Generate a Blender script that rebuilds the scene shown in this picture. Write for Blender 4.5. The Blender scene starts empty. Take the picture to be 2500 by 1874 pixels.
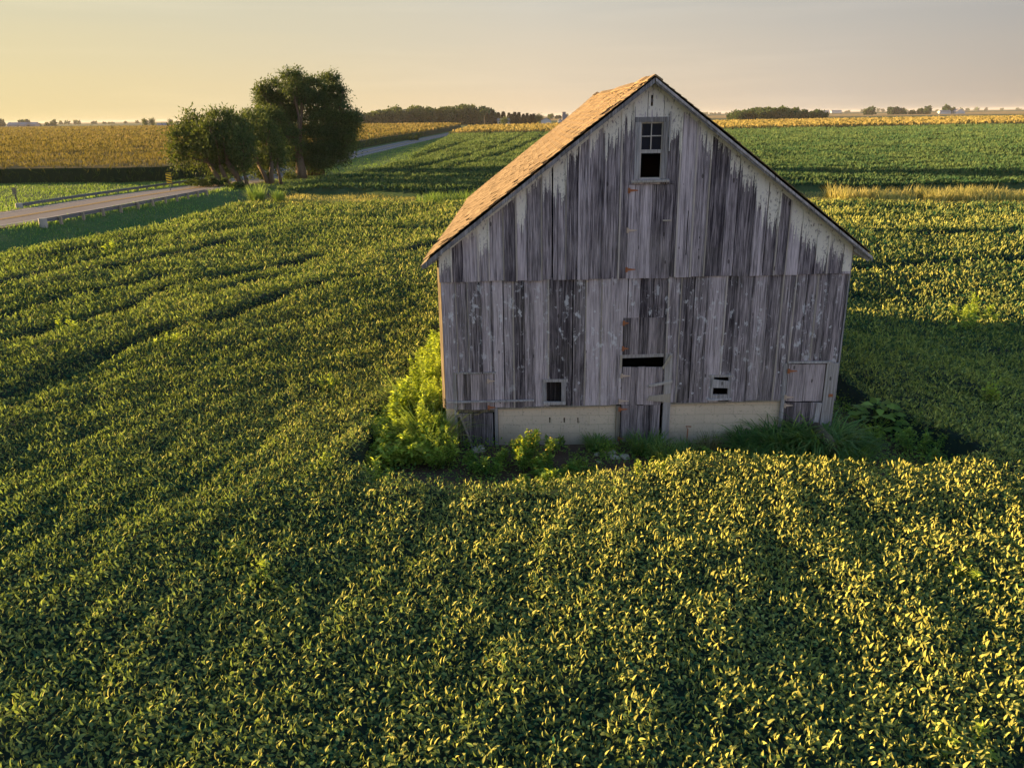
import bpy, math, random
import numpy as np
from math import radians as R, sin, cos, pi
rng = np.random.default_rng(7); random.seed(7)
C = bpy.context.scene.collection
S = bpy.context.scene

# ------------------------------------------------------------------ camera, world, sun, exposure
F, PIT, ROL, CH = 1939.02/2500, 0.3252, 0.0143, 6.5622      # focal (of width), pitch down, roll, height
cam = bpy.data.objects.new('camera', bpy.data.cameras.new('camera')); C.objects.link(cam); S.camera = cam
cam.data.sensor_width = 36; cam.data.lens = 36*F; cam.data.clip_end = 40000; cam.data.clip_start = .1
from mathutils import Matrix, Vector
cam.matrix_world = Matrix.Translation((0, 0, CH)) @ Matrix.Rotation(pi/2-PIT, 4, 'X') @ Matrix.Rotation(-ROL, 4, 'Z')

SUN_EL = R(7.0); SD = np.array([-.963, .27]); SD /= np.linalg.norm(SD)
TOSUN = np.array([SD[0]*cos(SUN_EL), SD[1]*cos(SUN_EL), sin(SUN_EL)])
sl = bpy.data.lights.new('sun', 'SUN'); sl.energy = 5; sl.angle = R(.6); sl.color = (1, .66, .30)
so = bpy.data.objects.new('sun', sl); C.objects.link(so); so.location = (-60, 20, 40)
so.rotation_euler = Vector(-TOSUN).to_track_quat('-Z', 'Y').to_euler()
S.view_settings.view_transform = 'Standard'; S.view_settings.look = 'None'; S.view_settings.gamma = 1
S.view_settings.exposure = 2.0; S.view_settings.use_curve_mapping = False
S.cycles.max_bounces = 5; S.cycles.diffuse_bounces = 3; S.cycles.transparent_max_bounces = 4
S.cycles.volume_bounces = 0

W = bpy.data.worlds.new('World'); S.world = W; W.use_nodes = True
nt = W.node_tree; nt.nodes.clear()
def N(nt, t, **k):
    n = nt.nodes.new(t)
    for a, b in k.items(): setattr(n, a, b)
    return n
def math_(nt, op, a, b=None, clamp=False):
    n = N(nt, 'ShaderNodeMath', operation=op, use_clamp=clamp)
    for i, v in enumerate((a, b)):
        if v is None: continue
        if isinstance(v, (int, float)): n.inputs[i].default_value = v
        else: nt.links.new(v, n.inputs[i])
    return n.outputs[0]
def ramp(nt, fac, stops, interp='LINEAR'):
    n = N(nt, 'ShaderNodeValToRGB'); cr = n.color_ramp; cr.interpolation = interp
    while len(cr.elements) < len(stops): cr.elements.new(.5)
    for e, (p, c) in zip(cr.elements, stops):
        e.position = p; e.color = (*c, 1) if len(c) == 3 else c
    if fac is not None: nt.links.new(fac, n.inputs[0])
    return n.outputs[0]
def mix(nt, fac, a, b, blend='MIX'):
    n = N(nt, 'ShaderNodeMix', data_type='RGBA', blend_type=blend)
    for i, v in ((0, fac), (6, a), (7, b)):
        if isinstance(v, (int, float)): n.inputs[i].default_value = v
        elif isinstance(v, tuple): n.inputs[i].default_value = (*v, 1)
        else: nt.links.new(v, n.inputs[i])
    return n.outputs[2]
sky = N(nt, 'ShaderNodeTexSky', sky_type='NISHITA', sun_disc=False, sun_elevation=SUN_EL,
        sun_rotation=math.atan2(SD[0], SD[1]) % (2*pi), dust_density=3.0, altitude=200)
geo = N(nt, 'ShaderNodeTexCoord').outputs['Generated']
sep = N(nt, 'ShaderNodeSeparateXYZ'); nt.links.new(geo, sep.inputs[0])
az = math_(nt, 'ADD', math_(nt, 'MULTIPLY', sep.outputs[0], float(SD[0])), math_(nt, 'MULTIPLY', sep.outputs[1], float(SD[1])))
azf = math_(nt, 'ADD', math_(nt, 'MULTIPLY', az, .5), .5)
low = ramp(nt, azf, [(0, (2.7, 2.35, 2.3)), (.34, (.55, .455, .36)), (.46, (.73, .60, .46)), (.62, (.90, .70, .46)), (.88, (.90, .72, .34)), (1, (1.0, .74, .34))])
mid = ramp(nt, azf, [(0, (2.0, 1.85, 2.0)), (.34, (.355, .37, .395)), (.62, (.58, .575, .52)), (.88, (.63, .61, .45)), (1, (.7, .6, .38))])
nz = N(nt, 'ShaderNodeTexNoise'); nz.inputs['Scale'].default_value = 3.0; nz.inputs['Detail'].default_value = 3
mp = N(nt, 'ShaderNodeMapping'); mp.inputs['Scale'].default_value = (1, 1, 12); nt.links.new(geo, mp.inputs[0]); nt.links.new(mp.outputs[0], nz.inputs['Vector'])
z = math_(nt, 'ADD', sep.outputs[2], math_(nt, 'MULTIPLY', math_(nt, 'SUBTRACT', nz.outputs[0], .5), .03))
f1 = math_(nt, 'DIVIDE', z, .16, True); f1 = math_(nt, 'POWER', f1, .8)
f2 = math_(nt, 'DIVIDE', math_(nt, 'SUBTRACT', z, .17), .35, True)
c1 = mix(nt, f1, low, mid); c2 = mix(nt, f2, c1, (.22, .42, .72))
n5 = N(nt, 'ShaderNodeTexNoise'); n5.inputs['Scale'].default_value = 2.2; n5.inputs['Detail'].default_value = 6; n5.inputs['Roughness'].default_value = .6
m5 = N(nt, 'ShaderNodeMapping'); m5.inputs['Scale'].default_value = (1, 1, 16); m5.inputs['Rotation'].default_value = (.05, .03, 0); nt.links.new(geo, m5.inputs[0]); nt.links.new(m5.outputs[0], n5.inputs['Vector'])
wisp = math_(nt, 'MULTIPLY', math_(nt, 'SUBTRACT', n5.outputs[0], .52, True), 1.6, True)
c2 = mix(nt, wisp, c2, mix(nt, 1., c2, (1.22, 1.2, 1.18), 'MULTIPLY'))
skyc = mix(nt, 1.0, sky.outputs[0], (.10, .10, .10), 'MULTIPLY')
cc = mix(nt, .88, skyc, c2)
bg = N(nt, 'ShaderNodeBackground'); bg.inputs[1].default_value = .275; nt.links.new(cc, bg.inputs[0])
wo = N(nt, 'ShaderNodeOutputWorld'); nt.links.new(bg.outputs[0], wo.inputs[0])

# ------------------------------------------------------------------ helpers
def ray(x, y):       # direction of a point of the 2500 x 1874 photograph
    a = (x-1250)/(F*2500); b = -(y-937)/(F*2500)
    r = a*cos(ROL)+b*sin(ROL); u = -a*sin(ROL)+b*cos(ROL)
    return np.array([r, cos(PIT)+u*sin(PIT), -sin(PIT)+u*cos(PIT)])
def at(x, y, Y):     # point on the plane Y = const
    d = ray(x, y); return np.array([d[0]/d[1]*Y, Y, CH+d[2]/d[1]*Y])
def gnd(x, y, z=0.):
    d = ray(x, y); t = (z-CH)/d[2]; return d[0]*t, d[1]*t

def vn(x, y, seed=0):          # smooth value noise 0..1
    x = np.asarray(x, float); y = np.asarray(y, float)
    xi = np.floor(x); yi = np.floor(y); fx = x-xi; fy = y-yi
    fx = fx*fx*(3-2*fx); fy = fy*fy*(3-2*fy)
    def h(a, b):
        v = np.sin(a*127.1+b*311.7+seed*74.7)*43758.5453; return v-np.floor(v)
    return (h(xi, yi)*(1-fx)+h(xi+1, yi)*fx)*(1-fy)+(h(xi, yi+1)*(1-fx)+h(xi+1, yi+1)*fx)*fy
def sstep(a, b, x):
    t = np.clip((x-a)/(b-a), 0, 1); return t*t*(3-2*t)

def tag(o, label=None, cat=None, group=None, kind=None):
    if label: o['label'] = label
    if cat: o['category'] = cat
    if group: o['group'] = group
    if kind: o['kind'] = kind
    return o
def empty(name, loc, label, cat, group=None, rz=0):
    o = bpy.data.objects.new(name, None); C.objects.link(o); o.location = [float(v) for v in loc]; o.rotation_euler.z = rz
    o.empty_display_size = .3
    return tag(o, label, cat, group)
def mesh_np(name, V, Fc, mat, parent=None, tint=None, smooth=False):
    """V (n,3), Fc (m,k) int array"""
    me = bpy.data.meshes.new(name); n, (m, k) = len(V), Fc.shape
    me.vertices.add(n); me.vertices.foreach_set('co', np.ascontiguousarray(V, np.float32).ravel())
    me.loops.add(m*k); me.loops.foreach_set('vertex_index', np.ascontiguousarray(Fc, np.int32).ravel())
    me.polygons.add(m); me.polygons.foreach_set('loop_start', np.arange(0, m*k, k, dtype=np.int32))
    me.polygons.foreach_set('loop_total', np.full(m, k, np.int32))
    if smooth: me.polygons.foreach_set('use_smooth', np.ones(m, bool))
    if tint is not None:
        a = me.attributes.new('tint', 'FLOAT_COLOR', 'POINT')
        t = np.ones((n, 4), np.float32); t[:, :tint.shape[1]] = tint; a.data.foreach_set('color', t.ravel())
    me.update(calc_edges=True); me.materials.append(mat)
    o = bpy.data.objects.new(name, me); C.objects.link(o)
    if parent: o.parent = parent
    return o

class MB:        # boxes, prisms and tubes gathered into one mesh, with a 'tint' (random, paint length, kind) per piece
    def __init__(s): s.v = []; s.f = []; s.t = []
    def add(s, vs, fs, t=None):
        b = len(s.v); s.v += [tuple(map(float, q)) for q in vs]; s.f += [tuple(b+i for i in f) for f in fs]
        t = t or (random.random(), random.random(), 0); s.t += [t]*len(vs)
    def box(s, x0, x1, y0, y1, z0, z1, t=None):
        s.hexa([(x0, y0, z0), (x1, y0, z0), (x1, y1, z0), (x0, y1, z0), (x0, y0, z1), (x1, y0, z1), (x1, y1, z1), (x0, y1, z1)], t)
    def hexa(s, p, t=None):
        s.add(p, [(0, 3, 2, 1), (4, 5, 6, 7), (0, 1, 5, 4), (1, 2, 6, 5), (2, 3, 7, 6), (3, 0, 4, 7)], t)
    def beam(s, a, b, w, h, t=None, up=(0, 0, 1)):     # box along a-b
        a = Vector(a); b = Vector(b); d = (b-a).normalized(); sd = d.cross(Vector(up)).normalized(); u = sd.cross(d)
        P = []
        for q in (a, b):
            P += [q-sd*w/2-u*h/2, q+sd*w/2-u*h/2, q+sd*w/2+u*h/2, q-sd*w/2+u*h/2]
        s.add(P, [(0, 1, 2, 3), (7, 6, 5, 4), (0, 4, 5, 1), (1, 5, 6, 2), (2, 6, 7, 3), (3, 7, 4, 0)], t)
    def tube(s, pts, rad, n=7, t=None, cap=True):
        P = []; pts = [Vector(p) for p in pts]
        for i, p in enumerate(pts):
            d = (pts[min(i+1, len(pts)-1)]-pts[max(i-1, 0)]).normalized()
            ax = d.orthogonal().normalized() if abs(d.z) > .9 else d.cross(Vector((0, 0, 1))).normalized(); ay = d.cross(ax)
            if abs(d.z) > .9: ax = Vector((1, 0, 0)); ax = (ax-d*ax.dot(d)).normalized(); ay = d.cross(ax)
            for k in range(n):
                a = 2*pi*k/n; P.append(p+(ax*cos(a)+ay*sin(a))*rad[i])
        Fs = []
        for i in range(len(pts)-1):
            for k in range(n): Fs.append((i*n+k, i*n+(k+1) % n, (i+1)*n+(k+1) % n, (i+1)*n+k))
        if cap: Fs += [tuple(range(n))[::-1], tuple(range((len(pts)-1)*n, len(pts)*n))]
        s.add(P, Fs, t)
    def build(s, name, mat, parent=None, smooth=False, bevel=0):
        me = bpy.data.meshes.new(name); me.from_pydata(s.v, [], s.f)
        a = me.attributes.new('tint', 'FLOAT_COLOR', 'POINT')
        a.data.foreach_set('color', np.array([(*t, 1) for t in s.t], np.float32).ravel())
        if smooth: me.polygons.foreach_set('use_smooth', np.ones(len(me.polygons), bool))
        me.update(); me.materials.append(mat)
        o = bpy.data.objects.new(name, me); C.objects.link(o)
        if parent: o.parent = parent
        if bevel:
            m = o.modifiers.new('b', 'BEVEL'); m.width = bevel; m.segments = 1
        return o

# ------------------------------------------------------------------ materials
def newmat(name):
    m = bpy.data.materials.new(name); m.use_nodes = True; t = m.node_tree; t.nodes.clear()
    o = N(t, 'ShaderNodeOutputMaterial'); return m, t, o
def coords(t, scale=(1, 1, 1), src='Object', off=None):
    c = N(t, 'ShaderNodeTexCoord').outputs[src]
    m = N(t, 'ShaderNodeMapping'); m.inputs['Scale'].default_value = scale; t.links.new(c, m.inputs[0])
    if off is not None: t.links.new(off, m.inputs['Location'])
    return m.outputs[0]
def noise(t, scale, sc=(1, 1, 1), detail=4, rough=.55, src='Object', off=None):
    n = N(t, 'ShaderNodeTexNoise'); n.inputs['Scale'].default_value = scale; n.inputs['Detail'].default_value = detail
    n.inputs['Roughness'].default_value = rough; t.links.new(coords(t, sc, src, off), n.inputs['Vector']); return n.outputs[0]
def bsdf(t, o, col, rough=.9, spec=.2, bump=None, bs=.3, bd=.01):
    b = N(t, 'ShaderNodeBsdfPrincipled')
    if isinstance(col, tuple): b.inputs['Base Color'].default_value = (*col, 1)
    else: t.links.new(col, b.inputs['Base Color'])
    b.inputs['Roughness'].default_value = rough; b.inputs['Specular IOR Level'].default_value = spec
    if bump is not None:
        n = N(t, 'ShaderNodeBump'); n.inputs['Strength'].default_value = bs; n.inputs['Distance'].default_value = bd
        t.links.new(bump, n.inputs['Height']); t.links.new(n.outputs[0], b.inputs['Normal'])
    t.links.new(b.outputs[0], o.inputs[0]); return b
def tintnode(t):
    a = N(t, 'ShaderNodeAttribute', attribute_name='tint'); s = N(t, 'ShaderNodeSeparateXYZ'); t.links.new(a.outputs['Vector'], s.inputs[0])
    return s.outputs[0], s.outputs[1], s.outputs[2]

def wood_mat(name, paint=False, spots=False, dark=(.034, .027, .036), light=(.45, .385, .415), batten=(.52, .45, .38), moss=.25):
    m, t, o = newmat(name); r, g, b = tintnode(t)
    off = N(t, 'ShaderNodeCombineXYZ'); t.links.new(math_(t, 'MULTIPLY', r, 37.), off.inputs[0]); t.links.new(math_(t, 'MULTIPLY', g, 19.), off.inputs[2])
    s1 = noise(t, 1, (24, 24, .6), 5, .6, off=off.outputs[0])
    s2 = noise(t, 1, (90, 90, 2.2), 4, .65, off=off.outputs[0])
    s3 = noise(t, 1, (2.2, 2.2, 1.3), 4)
    f = math_(t, 'ADD', math_(t, 'MULTIPLY', math_(t, 'SUBTRACT', s1, .5), 1.35), math_(t, 'MULTIPLY', math_(t, 'SUBTRACT', s2, .5), 2.0))
    f = math_(t, 'ADD', f, math_(t, 'MULTIPLY', math_(t, 'SUBTRACT', s3, .5), .45))
    f = math_(t, 'ADD', f, math_(t, 'ADD', math_(t, 'MULTIPLY', r, .62), .15))
    col = ramp(t, f, [(0, dark), (.35, tuple(.66*a+.34*c for a, c in zip(dark, light))), (.75, light), (1, tuple(min(1, c*1.3) for c in light))])
    col = mix(t, math_(t, 'MULTIPLY', b, .8, True), col, mix(t, s2, tuple(c*.7 for c in batten), batten))
    # greenish-brown weathering
    mo = noise(t, 1.3, (1, 1, .7), 3); mf = math_(t, 'MULTIPLY', math_(t, 'SUBTRACT', mo, .5, True), moss*6, True)
    col = mix(t, math_(t, 'MULTIPLY', mf, .5), col, (.17, .155, .10))
    # knots and fine checks
    vo = N(t, 'ShaderNodeTexVoronoi'); vo.inputs['Scale'].default_value = 1; t.links.new(coords(t, (5, 5, 2.2), off=off.outputs[0]), vo.inputs['Vector'])
    vc = N(t, 'ShaderNodeSeparateXYZ'); t.links.new(vo.outputs['Color'], vc.inputs[0])
    kn = math_(t, 'MULTIPLY', math_(t, 'LESS_THAN', vo.outputs['Distance'], .10), math_(t, 'GREATER_THAN', vc.outputs[0], .62))
    col = mix(t, math_(t, 'MULTIPLY', kn, .75), col, (.04, .032, .03))
    if paint or spots:
        sp = N(t, 'ShaderNodeSeparateXYZ'); t.links.new(coords(t), sp.inputs[0]); u, zz = sp.outputs[0], sp.outputs[2]
        fl = noise(t, 24, (1, 1, .45), 5, .7); st = noise(t, 1, (24, 24, .5), 3, .6, off=off.outputs[0])
        if paint:
            d = math_(t, 'SUBTRACT', math_(t, 'SUBTRACT', 7.13, math_(t, 'MULTIPLY', math_(t, 'ABSOLUTE', math_(t, 'SUBTRACT', u, 4.05)), .755)), zz)
            ln = math_(t, 'ADD', math_(t, 'MULTIPLY', g, .85), -.03)
            ln = math_(t, 'ADD', ln, math_(t, 'MULTIPLY', math_(t, 'SUBTRACT', st, .47), 1.5))
            ln = math_(t, 'ADD', ln, math_(t, 'MULTIPLY', math_(t, 'SUBTRACT', fl, .5), .7))
            pm = math_(t, 'MULTIPLY', math_(t, 'SUBTRACT', ln, d), 22, True)
            pm = math_(t, 'MULTIPLY', pm, math_(t, 'GREATER_THAN', zz, 3.6))
            pm = math_(t, 'MULTIPLY', pm, math_(t, 'SUBTRACT', 1.0, math_(t, 'MULTIPLY', math_(t, 'SUBTRACT', fl, .53, True), 8, True)))
            pc = mix(t, fl, (.62, .57, .50), (.86, .80, .72))
            col = mix(t, math_(t, 'MULTIPLY', pm, .9), col, pc)
        if spots:
            w1 = noise(t, 1, (7, 7, 4.5), 5, .68); w2 = noise(t, .8, (1, 1, 1), 2)
            zf = math_(t, 'SUBTRACT', 1.0, math_(t, 'MULTIPLY', math_(t, 'ABSOLUTE', math_(t, 'SUBTRACT', zz, 2.5)), .5), True)
            sm = math_(t, 'MULTIPLY', math_(t, 'SUBTRACT', math_(t, 'ADD', w1, math_(t, 'MULTIPLY', w2, .16)), .655, True), 14, True)
            v2 = N(t, 'ShaderNodeTexVoronoi'); v2.inputs['Scale'].default_value = 1; t.links.new(coords(t, (4.6, 4.6, 4.0)), v2.inputs['Vector'])
            v2c = N(t, 'ShaderNodeSeparateXYZ'); t.links.new(v2.outputs['Color'], v2c.inputs[0])
            dd = math_(t, 'ADD', v2.outputs['Distance'], math_(t, 'MULTIPLY', math_(t, 'SUBTRACT', fl, .5), .22))
            ring = math_(t, 'MULTIPLY', math_(t, 'LESS_THAN', dd, .11), math_(t, 'GREATER_THAN', dd, .05))
            ring = math_(t, 'MULTIPLY', ring, math_(t, 'GREATER_THAN', v2c.outputs[1], .78))
            sm = math_(t, 'MAXIMUM', math_(t, 'MULTIPLY', sm, zf), math_(t, 'MULTIPLY', ring, .8))
            col = mix(t, math_(t, 'MULTIPLY', sm, .85), col, (.62, .61, .64))
    bsdf(t, o, col, .88, .15, math_(t, 'ADD', s2, s1), .5, .006); return m

def leaf_mat(name, a, b, trans, tf=.35, rough=.45, spec=.35):
    m, t, o = newmat(name); r, g, _ = tintnode(t)
    col = mix(t, g, a, b); k = math_(t, 'ADD', math_(t, 'MULTIPLY', r, .7), .62)
    kk = N(t, 'ShaderNodeCombineXYZ'); [t.links.new(k, kk.inputs[i]) for i in range(3)]
    col = mix(t, 1., col, kk.outputs[0], 'MULTIPLY')
    p = N(t, 'ShaderNodeBsdfPrincipled'); t.links.new(col, p.inputs['Base Color']); p.inputs['Roughness'].default_value = rough
    p.inputs['Specular IOR Level'].default_value = spec
    tr = N(t, 'ShaderNodeBsdfTranslucent'); t.links.new(mix(t, 1., mix(t, g, trans, tuple(c*1.25 for c in trans)), kk.outputs[0], 'MULTIPLY'), tr.inputs[0])
    ms = N(t, 'ShaderNodeMixShader'); ms.inputs[0].default_value = tf
    t.links.new(p.outputs[0], ms.inputs[1]); t.links.new(tr.outputs[0], ms.inputs[2]); t.links.new(ms.outputs[0], o.inputs[0]); return m
def plain(name, col, rough=.8, spec=.3, n=0, ns=8, metallic=0, bs=.3, sc=(1, 1, 1)):
    m, t, o = newmat(name)
    if n:
        nn = noise(t, ns, sc, 5, .6); c = mix(t, nn, tuple(max(0, v*(1-n)) for v in col), tuple(v*(1+n) for v in col))
        b = bsdf(t, o, c, rough, spec, nn, bs)
    else: b = bsdf(t, o, col, rough, spec)
    b.inputs['Metallic'].default_value = metallic; return m

M = {}
M['upper'] = wood_mat('weathered_boards_painted', paint=True)
M['lower'] = wood_mat('weathered_boards_flaked', spots=True, dark=(.032, .026, .032), light=(.43, .365, .385))
M['door'] = wood_mat('weathered_door_wood', dark=(.034, .028, .032), light=(.37, .31, .32), moss=.3)
M['deep'] = wood_mat('recess_shaded_wood', dark=(.015, .013, .015), light=(.10, .085, .09))  # shade of the window recess put into the wood colour
M['trim'] = wood_mat('weathered_trim', dark=(.10, .092, .10), light=(.40, .375, .385))
M['old'] = wood_mat('rotten_wood', dark=(.08, .065, .045), light=(.28, .235, .17), moss=.6)
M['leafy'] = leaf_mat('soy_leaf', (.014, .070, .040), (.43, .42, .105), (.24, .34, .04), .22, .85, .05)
M['leaffar'] = leaf_mat('far_soy_leaf', (.022, .072, .038), (.14, .185, .065), (.12, .18, .03), .2, .9, .03)
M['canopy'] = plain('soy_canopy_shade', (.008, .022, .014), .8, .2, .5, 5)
M['farsoy'] = plain('far_soy_canopy', (.045, .085, .028), .8, .2, .4, 3, sc=(1, .3, 1))
M['weed'] = leaf_mat('weed_leaf', (.055, .17, .04), (.34, .42, .07), (.42, .52, .04), .45, .5, .15)
M['grassleaf'] = leaf_mat('grass_blade', (.045, .145, .045), (.30, .36, .09), (.24, .36, .04), .35, .5, .15)
M['seedgrass'] = leaf_mat('seeding_grass', (.13, .17, .05), (.50, .44, .17), (.40, .36, .08), .4, .8, .05)
M['dryleaf'] = leaf_mat('dry_grass_blade', (.17, .17, .08), (.34, .31, .14), (.25, .24, .08), .3)
M['treeleaf'] = leaf_mat('tree_leaf', (.016, .055, .024), (.085, .125, .035), (.14, .18, .02), .24, .6, .12)
M['conifer'] = leaf_mat('conifer_needles', (.016, .034, .026), (.05, .045, .02), (.03, .04, .01), .15)
M['corngold'] = leaf_mat('sunlit_corn_leaf', (.035, .08, .025), (.31, .24, .085), (.25, .2, .04), .3, .8, .03)  # sunlit gold of the far band put into the leaf colour
M['corn'] = leaf_mat('corn_leaf', (.045, .10, .028), (.23, .165, .055), (.14, .12, .02), .3, .8, .03)
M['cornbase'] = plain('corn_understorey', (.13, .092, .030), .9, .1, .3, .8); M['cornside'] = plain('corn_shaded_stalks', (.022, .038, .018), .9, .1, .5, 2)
M['bark'] = plain('bark', (.11, .085, .06), .95, .1, .45, 14, sc=(1, 1, .25))
M['petal'] = leaf_mat('yellow_flower', (.55, .42, .03), (.7, .5, .04), (.5, .4, .02), .3)
M['rust'] = plain('rusty_iron', (.33, .12, .055), .8, .3, .5, 40)
M['palerust'] = plain('pale_rusted_iron', (.50, .38, .30), .7, .3, .4, 40)
M['steel'] = plain('galvanised_steel', (.12, .125, .14), .55, .5, .25, 6, metallic=.3)
M['white'] = plain('pale_concrete', (.30, .29, .27), .8, .2, .1, 8)
M['stone'] = plain('broken_concrete', (.46, .39, .31), .95, .1, .3, 12)
M['yellow'] = plain('yellow_sign_paint', (.75, .50, .03), .6, .3)
M['black'] = plain('black_sign_paint', (.02, .02, .02), .6, .3)
M['wallwhite'] = plain('white_house_siding', (.50, .50, .52), .8, .2, .08, 2)
M['roofgrey'] = plain('grey_roofing', (.16, .15, .17), .8, .2, .2, 1)
M['tin'] = plain('pale_tin_roof', (.20, .19, .20), .6, .4, .1, 1)
M['elev'] = plain('grey_elevator_tin', (.20, .19, .22), .7, .3, .15, 1)
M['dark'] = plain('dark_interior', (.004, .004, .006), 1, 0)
M['asphalt'] = plain('asphalt', (.150, .135, .138), .9, .2, .32, 1.1, bs=.1, sc=(1, .35, 1)); M['gravel'] = plain('gravel_shoulder', (.15, .125, .09), .95, .1, .4, 3)
M['linewhite'] = plain('white_line_paint', (.45, .44, .42), .8, .2, .25, 3)
M['lineyellow'] = plain('worn_yellow_line_paint', (.44, .27, .07), .8, .2, .35, 2)
m, t, o = newmat('glass_pane'); b = bsdf(t, o, (.010, .012, .022), .25, .12); M['glass'] = m
# shingles
m, t, o = newmat('weathered_shingles'); r, g, b = tintnode(t)
n1 = noise(t, 1.6, (1, 1, 1), 4); n2 = noise(t, 60, (1, 1, 1), 3)
f = math_(t, 'ADD', math_(t, 'MULTIPLY', r, .45), math_(t, 'ADD', math_(t, 'MULTIPLY', n1, .6), math_(t, 'MULTIPLY', math_(t, 'SUBTRACT', n2, .5), .5)))
col = ramp(t, f, [(.15, (.12, .085, .048)), (.55, (.215, .155, .088)), (.95, (.31, .235, .14))]); bsdf(t, o, col, .9, .15, n2, .4, .004); M['shingle'] = m
# concrete blocks
m, t, o = newmat('block_wall'); sp = N(t, 'ShaderNodeSeparateXYZ'); t.links.new(coords(t), sp.inputs[0])
cb = N(t, 'ShaderNodeCombineXYZ'); t.links.new(sp.outputs[0], cb.inputs[0]); t.links.new(sp.outputs[2], cb.inputs[1])
br = N(t, 'ShaderNodeTexBrick'); t.links.new(cb.outputs[0], br.inputs['Vector']); br.inputs['Scale'].default_value = 1
br.inputs['Brick Width'].default_value = .40; br.inputs['Row Height'].default_value = .20; br.inputs['Mortar Size'].default_value = .006; br.inputs['Mortar Smooth'].default_value = .6
br.inputs['Color1'].default_value = (.66, .53, .40, 1); br.inputs['Color2'].default_value = (.61, .49, .37, 1); br.inputs['Mortar'].default_value = (.47, .40, .29, 1)
nn = noise(t, 6, (1, 1, 1), 5, .65); n3 = noise(t, 1.2, (1, 1, .6), 3); n4 = noise(t, 26, (1, 1, 1), 4, .7)
col = mix(t, math_(t, 'MULTIPLY', nn, .35), br.outputs['Color'], (.46, .39, .29))
col = mix(t, math_(t, 'MULTIPLY', math_(t, 'SUBTRACT', n4, .57, True), 5, True), col, (.12, .10, .09))
lowf = math_(t, 'SUBTRACT', math_(t, 'ADD', .32, math_(t, 'MULTIPLY', math_(t, 'SUBTRACT', n3, .5), .6)), sp.outputs[2])
col = mix(t, math_(t, 'MULTIPLY', math_(t, 'MULTIPLY', lowf, 3, True), .7), col, (.26, .22, .175)); bsdf(t, o, col, .95, .1, math_(t, 'ADD', math_(t, 'MULTIPLY', br.outputs['Fac'], -.8), nn), .5, .01); M['block'] = m
# soil and ground
m, t, o = newmat('ground_cover'); 
g1 = noise(t, .6, (1, 1, 1), 5, .6); g2 = noise(t, 9, (1, 1, 1), 5, .7); g3 = noise(t, .05, (1, 1, 1), 3)
soil = mix(t, g2, (.055, .036, .028), (.125, .080, .055)); grs = mix(t, g2, (.030, .065, .022), (.075, .130, .035)); grs = mix(t, math_(t, 'MULTIPLY', math_(t, 'SUBTRACT', g1, .5, True), 3, True), grs, (.13, .14, .05))
r, g, b = tintnode(t)
far = mix(t, g3, (.10, .11, .035), (.24, .17, .06))
col = mix(t, r, grs, soil); col = mix(t, g, col, far); bsdf(t, o, col, .95, .08, g2, .6, .03); M['ground'] = m

# ------------------------------------------------------------------ terrain and road line
RC = np.array([(-5, -48), (20, -40), (35, -35.2), (50, -31.4), (58, -30.3), (66, -29.9), (90, -29.6), (150, -29.6), (230, -27.6), (315, -24.6), (440, -22.3), (640, -23.2), (800, -24.6), (1100, -27)])
def rx(y): return np.interp(y, RC[:, 0], RC[:, 1])
def rslope(y): return (rx(y+3)-rx(y-3))/6
def roff(x, y):        # signed distance east of the road's centre line
    return (x-rx(y))/np.sqrt(1+rslope(y)**2)
def T(x, y):
    x = np.asarray(x, float); y = np.asarray(y, float); e = roff(x, y)
    zr = .9*(1-sstep(56, 100, y))
    a = zr-(zr+.12)*sstep(3.0, 8.2, e)+.12*sstep(8.2, 11, e)
    w = zr-(zr+.15)*sstep(3.3, 7.5, -e)+.15*sstep(9, 20, -e)
    near = (1-sstep(300, 500, y))
    bump = (vn(x*.12, y*.12, 3)-.5)*.22*sstep(14, 30, np.abs(e))
    dip = -.9*np.exp(-(((x-14)/7)**2+((y-27)/7)**2))  # hollow added to shift the far edge of the barn's shadow
    return ((np.where(e > 0, a, w))+bump+dip)*near
def ytop(x): return np.where(x < -4, 60.3, 60.5-.2*(x+4))
FW = np.array([(69, -18), (71, -19.6), (74, -21.2), (78, -21.7), (83, -20.8), (98, -17), (127, -15.5), (230, -18), (295, -20)])
def yfar0(x): return np.where(x < -16, 74.3-(x+16)*-.0, np.where(x < -8, 70.2+(-8-x)*.5, 70.2-(x+8)*.05))

BX, BY, BT = -1.3876, 15.602, -0.0211
cb_, sb_ = cos(BT), sin(BT)
def bw(u, v): return BX+u*cb_-v*sb_, BY+u*sb_+v*cb_
def wb(x, y): return (x-BX)*cb_+(y-BY)*sb_, -(x-BX)*sb_+(y-BY)*cb_
FE = np.array([(-3.3, 13.6), (-2.06, 12.55), (-.46, 12.3), (.73, 12.5), (1.83, 13.0), (2.86, 13.25), (4.16, 13.4), (5.34, 13.1), (6.44, 12.8), (7.6, 12.9), (9.0, 13.4)])
def clear(x, y):   # bare strip and weeds round the barn
    fy = np.interp(x, FE[:, 0], FE[:, 1]); wx = np.interp(y, [13, 14, 17, 20, 23, 29], [-3.0, -3.0, -2.85, -2.6, -2.2, -2.0])
    wob = (vn(x*2, y*2, 9)-.5)*.5
    ex = np.interp(y, [12.8, 16, 30], [9.0, 8.0, 7.9])
    return (y > fy+wob*.5) & (x > wx+wob) & (x < ex+wob) & (y < 29.2)
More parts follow.
